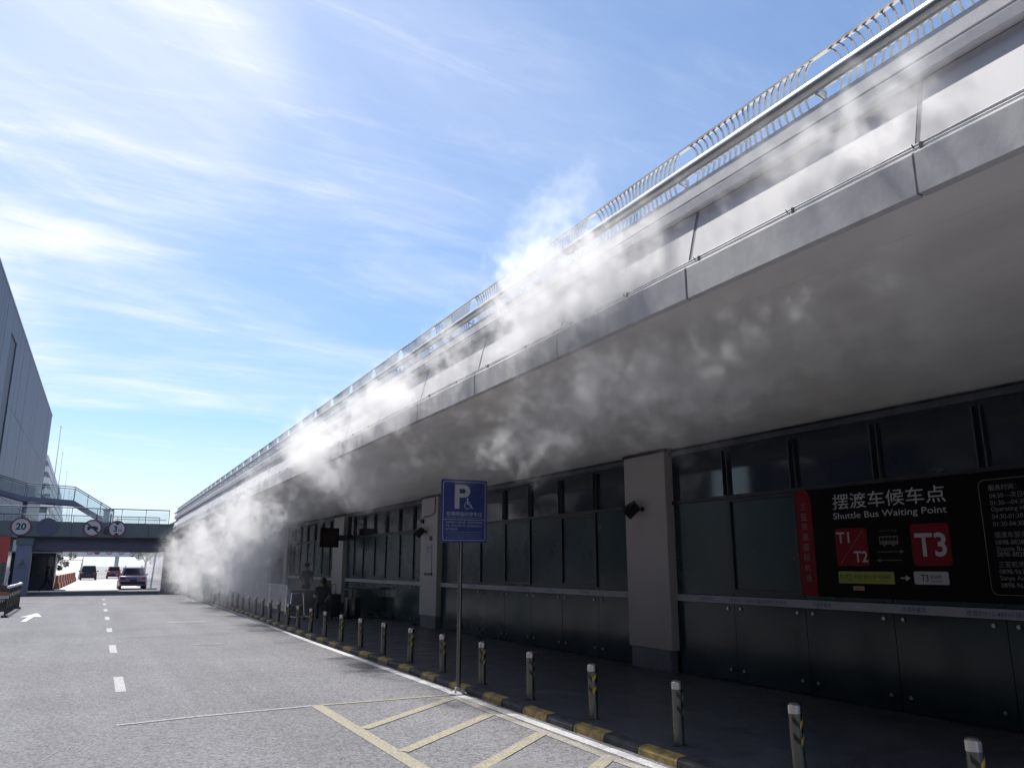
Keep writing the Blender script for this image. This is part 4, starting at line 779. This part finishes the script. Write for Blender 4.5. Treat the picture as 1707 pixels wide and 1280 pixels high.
# ------------------------------------------------------------------ people
def skin_mesh(verts, edges, radii, root=0, sub=2):
    me = bpy.data.meshes.new('skeleton'); me.from_pydata(verts, edges, []); ob = bpy.data.objects.new('skeleton', me); COL.objects.link(ob)
    ob.modifiers.new('skin', 'SKIN'); 
    for i, r_ in enumerate(radii): me.skin_vertices[0].data[i].radius = r_ if isinstance(r_, tuple) else (r_, r_); me.skin_vertices[0].data[i].use_root = (i == root)
    s_ = ob.modifiers.new('sub', 'SUBSURF'); s_.levels = sub; s_.render_levels = sub
    dg = bpy.context.evaluated_depsgraph_get(); out = bpy.data.meshes.new_from_object(ob.evaluated_get(dg)); bpy.data.objects.remove(ob); bpy.data.meshes.remove(me)
    out.polygons.foreach_set('use_smooth', [True] * len(out.polygons)); return out
def person(label, loc, rz, J, cloth, legs_m, hair_long=False):
    """J: joint positions; body is one continuous skinned mesh with materials by height and limb"""
    t = thing('person', label, 'person', loc); t.rotation_euler = (0, 0, rz)
    names = ['pelvis', 'waist', 'chest', 'neck', 'head0', 'head1', 'hipL', 'kneeL', 'ankL', 'toeL', 'hipR', 'kneeR', 'ankR', 'toeR', 'shL', 'elL', 'wrL', 'haL', 'shR', 'elR', 'wrR', 'haR']
    rad = dict(pelvis=(.15, .11), waist=(.135, .10), chest=(.165, .115), neck=.055, head0=.075, head1=.085, hipL=.085, kneeL=.058, ankL=.04, toeL=.035, hipR=.085, kneeR=.058, ankR=.04, toeR=.035, shL=.062, elL=.043, wrL=.032, haL=.035, shR=.062, elR=.043, wrR=.032, haR=.035)
    ed = [('pelvis', 'waist'), ('waist', 'chest'), ('chest', 'neck'), ('neck', 'head0'), ('head0', 'head1'), ('pelvis', 'hipL'), ('hipL', 'kneeL'), ('kneeL', 'ankL'), ('ankL', 'toeL'), ('pelvis', 'hipR'), ('hipR', 'kneeR'), ('kneeR', 'ankR'), ('ankR', 'toeR'), ('chest', 'shL'), ('shL', 'elL'), ('elL', 'wrL'), ('wrL', 'haL'), ('chest', 'shR'), ('shR', 'elR'), ('elR', 'wrR'), ('wrR', 'haR')]
    ix = {n_: i for i, n_ in enumerate(names)}
    me = skin_mesh([J[n_] for n_ in names], [(ix[a], ix[b]) for a, b in ed], [rad[n_] for n_ in names])
    for mm in (cloth, legs_m, 'skin', 'rubber'): me.materials.append(MATS[mm])
    segs = [(Vector(J[a]), Vector(J[b]), a, b) for a, b in ed]
    for p in me.polygons:
        c = Vector(p.center); best = min(segs, key=lambda s_: (c - (s_[0] + (s_[1] - s_[0]) * max(0, min(1, (c - s_[0]).dot(s_[1] - s_[0]) / max(1e-6, (s_[1] - s_[0]).length_squared))))).length)
        b = best[3]; p.material_index = 2 if b in ('head0', 'head1', 'haL', 'haR', 'wrL', 'wrR') else 3 if b in ('toeL', 'toeR') else 1 if b[:3] in ('kne', 'ank', 'hip') else 0
    ob = bpy.data.objects.new('body', me); COL.objects.link(ob); ob.parent = t; ORG[ob.name] = ORG[t.name]
    h0, h1 = Vector(J['head0']), Vector(J['head1']); up = (h1 - h0).normalized(); c = h0.lerp(h1, .72)
    q = MB().ball((0, 0, 0), .112, 14, 8); q.v = [tuple(Vector((v[0] * .93, v[1] * 1.02 + .018, v[2] * 1.08 + .03)) + c) for v in q.v if True]
    keep = [f_ for f_ in q.f if sum(q.v[i][2] - c.z for i in f_) / len(f_) > (-.02 if not hair_long else -.12) - .0 or (sum(q.v[i][1] - c.y for i in f_) / len(f_) > .04 and sum(q.v[i][2] - c.z for i in f_) / len(f_) > -.08)]
    q.f = keep; mh = bpy.data.meshes.new('hair'); mh.from_pydata(q.v, [], q.f); mh.materials.append(MATS['hair']); mh.polygons.foreach_set('use_smooth', [True] * len(mh.polygons)); o = bpy.data.objects.new('hair', mh); COL.objects.link(o); o.parent = t
    for s_ in (-1, 1):
        q = MB().ball((c.x + s_ * .035, c.y - .082, c.z - .01), .012, 8, 4); q.build_local = None; mh = q.mesh('eye', 'hair'); o = bpy.data.objects.new('eye', mh); COL.objects.link(o); o.parent = t
        q = MB().ball((c.x + s_ * .092, c.y + .005, c.z - .015), .022, 8, 4); o = bpy.data.objects.new('ear', q.mesh('ear', 'skin')); COL.objects.link(o); o.parent = t
    q = MB().hexa([(c.x - .014, c.y - .085, c.z - .045), (c.x + .014, c.y - .085, c.z - .045), (c.x + .010, c.y - .075, c.z - .045), (c.x - .010, c.y - .075, c.z - .045)], [(c.x - .006, c.y - .09, c.z - .005), (c.x + .006, c.y - .09, c.z - .005), (c.x + .006, c.y - .07, c.z - .005), (c.x - .006, c.y - .07, c.z - .005)]); q.v = [(v[0], v[1] - (.022 if v[2] < c.z - .03 else 0), v[2]) for v in q.v]; o = bpy.data.objects.new('nose', q.mesh('nose', 'skin')); COL.objects.link(o); o.parent = t
    # fingers
    for sd in ('L', 'R'):
        w_, h_ = Vector(J['wr' + sd]), Vector(J['ha' + sd]); d = (h_ - w_).normalized(); u = d.orthogonal().normalized()
        q = MB()
        for k in range(4): b0 = h_ + u * (.03 - .02 * k); L_ = (.07, .08, .075, .06)[k]; m1 = b0 + d * L_ * .55; q.tube([tuple(b0), tuple(m1), tuple(m1 + d * L_ * .4 + Vector((0, 0, -.015)))], .0085, 6)
        q.tube([tuple(w_.lerp(h_, .5) + u * .03), tuple(h_ + u * .06 + d * .01)], .0095, 6); o = bpy.data.objects.new('fingers', q.mesh('fingers', 'skin')); COL.objects.link(o); o.parent = t
    return t
STAND = dict(pelvis=(0, 0, .93), waist=(0, 0, 1.08), chest=(0, .01, 1.30), neck=(0, 0, 1.44), head0=(0, -.01, 1.50), head1=(0, -.02, 1.60), hipL=(.09, 0, .87), kneeL=(.11, -.01, .48), ankL=(.11, .02, .09), toeL=(.12, -.13, .045), hipR=(-.09, 0, .87), kneeR=(-.10, -.01, .48), ankR=(-.10, .02, .09), toeR=(-.11, -.13, .045), shL=(.18, .01, 1.37), elL=(.24, .03, 1.10), wrL=(.20, -.18, .98), haL=(.18, -.25, .97), shR=(-.18, .01, 1.37), elR=(-.24, .03, 1.10), wrR=(-.20, -.18, .98), haR=(-.18, -.25, .97))
person('man in a dark shirt standing behind the grey counter in the mist', (7.3, 29.85, .12), R(8), STAND, 'shirt_dark', 'trousers')
CROUCH = dict(STAND); CROUCH.update(pelvis=(0, .12, .50), waist=(0, .06, .66), chest=(0, -.06, .86), neck=(0, -.10, .99), head0=(0, -.12, 1.05), head1=(0, -.15, 1.14), hipL=(.10, .10, .47), kneeL=(.16, -.30, .50), ankL=(.14, -.22, .09), toeL=(.15, -.37, .045), hipR=(-.10, .10, .47), kneeR=(-.15, -.30, .48), ankR=(-.13, -.20, .09), toeR=(-.14, -.35, .045), shL=(.18, -.05, .92), elL=(.23, -.22, .70), wrL=(.14, -.40, .62), haL=(.12, -.46, .60), shR=(-.18, -.05, .92), elR=(-.25, -.20, .70), wrR=(-.22, -.40, .68), haR=(-.21, -.46, .68))
person('person in black sitting low on a stool beside the suitcase', (6.68, 25.1, .12), R(-15), CROUCH, 'cloth_black', 'cloth_black', True)
t = thing('low_stool', 'small dark stool under the person in black', 'stool', (6.7, 25.25, .12)); B(6.53, 6.87, 25.1, 25.42, .45, .49).build('seat', 'kiosk', t)
for a, b in ((6.56, 25.13), (6.84, 25.13), (6.56, 25.39), (6.84, 25.39)): MB().cyl((a, b, .12), (a, b, .45), .016, 6).build('leg', 'kiosk', t)
WALK = dict(STAND); WALK.update(hipL=(.08, -.02, .86), kneeL=(.09, -.24, .50), ankL=(.09, -.36, .13), toeL=(.10, -.50, .10), hipR=(-.08, .02, .86), kneeR=(-.09, .08, .47), ankR=(-.09, .40, .15), toeR=(-.09, .30, .05), wrL=(.22, .16, .92), haL=(.22, .18, .85), elL=(.24, .12, 1.10), elR=(-.24, -.06, 1.10), wrR=(-.21, -.26, .96), haR=(-.20, -.32, .92))
person('person in dark clothes walking across under the footbridge', (-2.15, 63.2, .0), R(75), WALK, 'cloth_black', 'trousers')

# ------------------------------------------------------------------ mist blown from the pipes
def mist_material():
    m = bpy.data.materials.new('mist'); m.use_nodes = True; nt = m.node_tree; nt.nodes.clear()
    o = nt.nodes.new('ShaderNodeOutputMaterial'); v = nt.nodes.new('ShaderNodeVolumePrincipled'); nt.links.new(v.outputs[0], o.inputs['Volume'])
    v.inputs['Color'].default_value = (.992, .992, .995, 1); v.inputs['Density'].default_value = 1.0; v.inputs['Anisotropy'].default_value = 0.25; v.inputs['Density Attribute'].default_value = 'density'
    MATS['mist'] = m; return m
MIST = mist_material()
GAIN = 1.0
def mist_volume(name, mn, mx, res):
    ng = bpy.data.node_groups.new(name, 'GeometryNodeTree'); ng.interface.new_socket('Geometry', in_out='OUTPUT', socket_type='NodeSocketGeometry')
    N = ng.nodes; Lk = ng.links
    def nd(t_, **k):
        n_ = N.new(t_)
        for a, b in k.items(): setattr(n_, a, b)
        return n_
    def mt(op, a, b=None, c=None):
        n_ = nd('ShaderNodeMath', operation=op)
        for i, v_ in enumerate((a, b, c)):
            if v_ is None: continue
            if isinstance(v_, (int, float)): n_.inputs[i].default_value = v_
            else: Lk.new(v_, n_.inputs[i])
        return n_.outputs[0]
    pos = nd('GeometryNodeInputPosition'); sp = nd('ShaderNodeSeparateXYZ'); Lk.new(pos.outputs[0], sp.inputs[0]); X, Y, Z = sp.outputs
    yn = mt('DIVIDE', Y, 80.0)
    def curve(tab):
        fc = nd('ShaderNodeFloatCurve'); Lk.new(yn, fc.inputs['Value']); mxv = max(v_ for _, v_ in tab); c = fc.mapping.curves[0]
        pts = [(a / 80.0, b / mxv) for a, b in tab + [(80, tab[-1][1])]]; c.points[0].location = pts[0]; c.points[1].location = pts[-1]
        for p in pts[1:-1]: c.points.new(*p)
        for p in c.points: p.handle_type = 'VECTOR'
        fc.mapping.extend = 'HORIZONTAL'; fc.mapping.update(); return mt('MULTIPLY', fc.outputs[0], mxv)
    def fbm(scale, detail, rough, dist, stretch=(1, 1, 1), off=(0, 0, 0)):
        mpv = nd('ShaderNodeVectorMath', operation='MULTIPLY'); Lk.new(pos.outputs[0], mpv.inputs[0]); mpv.inputs[1].default_value = stretch
        ad = nd('ShaderNodeVectorMath', operation='ADD'); Lk.new(mpv.outputs[0], ad.inputs[0]); ad.inputs[1].default_value = off
        n_ = nd('ShaderNodeTexNoise'); Lk.new(ad.outputs[0], n_.inputs['Vector']); n_.inputs['Scale'].default_value = scale; n_.inputs['Detail'].default_value = detail; n_.inputs['Roughness'].default_value = rough; n_.inputs['Distortion'].default_value = dist
        return mt('SUBTRACT', n_.outputs[0], 0.5)
    xs = mt('SUBTRACT', X, mt('MULTIPLY', mt('SUBTRACT', Y, 2.0), 0.012))
    n1 = fbm(1.7, 9, .68, 2.0); n2 = fbm(0.45, 3, .5, .8, off=(3.1, 7.7, 1.2)); n3 = fbm(5.2 if 'near' in name else 3.6, 5, .62, 1.6, off=(9.1, 2.2, 4.4)); nn_ = mt('ADD', mt('ADD', mt('MULTIPLY', n1, 5.8), mt('MULTIPLY', n2, 4.0)), mt('MULTIPLY', n3, 3.6 if 'near' in name else 2.4))
    def lobe(cx_, cz_, sx_, su_, sd_, amp_, thr, kn):
        dx = mt('DIVIDE', mt('SUBTRACT', xs, cx_), sx_); dz0 = mt('SUBTRACT', Z, cz_)
        dz = mt('ADD', mt('DIVIDE', mt('MAXIMUM', dz0, 0.0), su_), mt('DIVIDE', mt('MINIMUM', dz0, 0.0), sd_))
        d2 = mt('ADD', mt('MULTIPLY', dx, dx), mt('MULTIPLY', dz, dz)); g = mt('SUBTRACT', 1.0, d2)
        v_ = mt('SUBTRACT', mt('ADD', g, mt('MULTIPLY', nn_, kn)), thr)
        v_ = mt('MINIMUM', mt('MAXIMUM', v_, 0.0), 1.0)
        edge = mt('MAXIMUM', mt('SUBTRACT', 2.2, d2), 0.0); edge = mt('MINIMUM', edge, 1.0)
        return mt('MULTIPLY', mt('MULTIPLY', mt('MULTIPLY', v_, v_), edge), amp_)
    CZ = curve([(0, 4.40), (2, 4.40), (8, 4.40), (14, 4.20), (22, 3.95), (30, 3.2), (45, 2.5), (60, 2.3)])
    CX = curve([(0, 4.10), (8, 4.06), (14, 4.10), (22, 4.32), (32, 4.85), (45, 5.2), (60, 5.3)])
    SX = curve([(0, .30), (2.5, .34), (5, .44), (9, .66), (14, .90), (22, 1.20), (32, 1.7), (45, 2.0), (60, 1.7)])
    SU = curve([(0, .32), (2.5, .45), (5, .66), (8, .80), (11, .80), (16, .80), (22, .85), (32, 1.2), (45, 1.8), (60, 1.7)])
    SD = curve([(0, .25), (2.5, .30), (5, .45), (9, .70), (14, 1.0), (20, 1.30), (26, 2.1), (32, 2.8), (45, 3.1), (60, 2.7)])
    AM = curve([(0, 0), (2.25, .0), (2.6, 5.0), (3.0, 4.4), (3.6, 1.2), (4.4, 1.2), (5.0, 3.2), (7, 2.8), (10, 2.3), (14, 1.9), (22, 1.45), (32, 1.0), (45, .75), (54, .6), (57, 0), (60, 0)])
    TH = curve([(0, .85), (2.4, .62), (3.3, .90), (4.0, 1.0), (4.8, .78), (6, .78), (9, .62), (14, .60), (22, .55), (32, .45), (45, .38), (60, .40)])
    a = lobe(CX, CZ, SX, SU, SD, AM, TH, 1.0)
    A2 = curve([(0, 0), (2.6, 0), (3.3, 2.0), (8, 2.6), (14, 2.0), (24, 1.3), (34, .7), (45, .5), (56, .0), (60, 0)])
    b = lobe(4.55, 3.40, 1.1, .60, .90, A2, .62, .66)
    A3 = curve([(0, 0), (5.5, 0), (6.8, .7), (8.4, 1.1), (10, .7), (11.5, 0), (60, 0)])
    c_ = lobe(4.10, 5.25, .45, 1.0, .8, A3, .78, .8)
    A4 = curve([(0, 0), (22, 0), (30, .12), (40, .30), (55, .28), (58, 0), (60, 0)])
    d_ = lobe(5.5, .9, 1.6, 1.6, 1.4, A4, .10, .45)
    A5 = curve([(0, 0), (50, 0), (56, .10), (66, .15), (72, .07), (75, 0)])
    e_ = lobe(4.3, 1.9, 1.9, 1.7, 1.9, A5, .15, .35)
    dens = mt('MULTIPLY', mt('ADD', mt('ADD', mt('ADD', a, b), mt('ADD', c_, d_)), e_), GAIN)
    vc = nd('GeometryNodeVolumeCube'); Lk.new(dens, vc.inputs['Density']); vc.inputs['Background'].default_value = 0.0; vc.inputs['Min'].default_value = mn; vc.inputs['Max'].default_value = mx
    for i, k in enumerate(('Resolution X', 'Resolution Y', 'Resolution Z')): vc.inputs[k].default_value = res[i]
    sm = nd('GeometryNodeSetMaterial'); Lk.new(vc.outputs[0], sm.inputs['Geometry']); sm.inputs['Material'].default_value = MIST
    go = nd('NodeGroupOutput'); Lk.new(sm.outputs[0], go.inputs[0])
    me = bpy.data.meshes.new('mist'); me.materials.append(MIST); ob = bpy.data.objects.new('mist', me); COL.objects.link(ob)
    md = ob.modifiers.new('mist', 'NODES'); md.node_group = ng
    return tag(ob, None, None, None, 'stuff')
o = mist_volume('mist_near', (3.3, 2.0, 2.5), (6.1, 11.0, 6.4), (76, 240, 104)); tag(o, 'white water mist drifting off the nearer edge of the viaduct', 'mist')
o = mist_volume('mist_far', (2.0, 11.0, 0.1), (8.3, 76.0, 5.9), (96, 960, 88)); tag(o, 'thick white mist pouring down to the ground at the far end', 'mist')
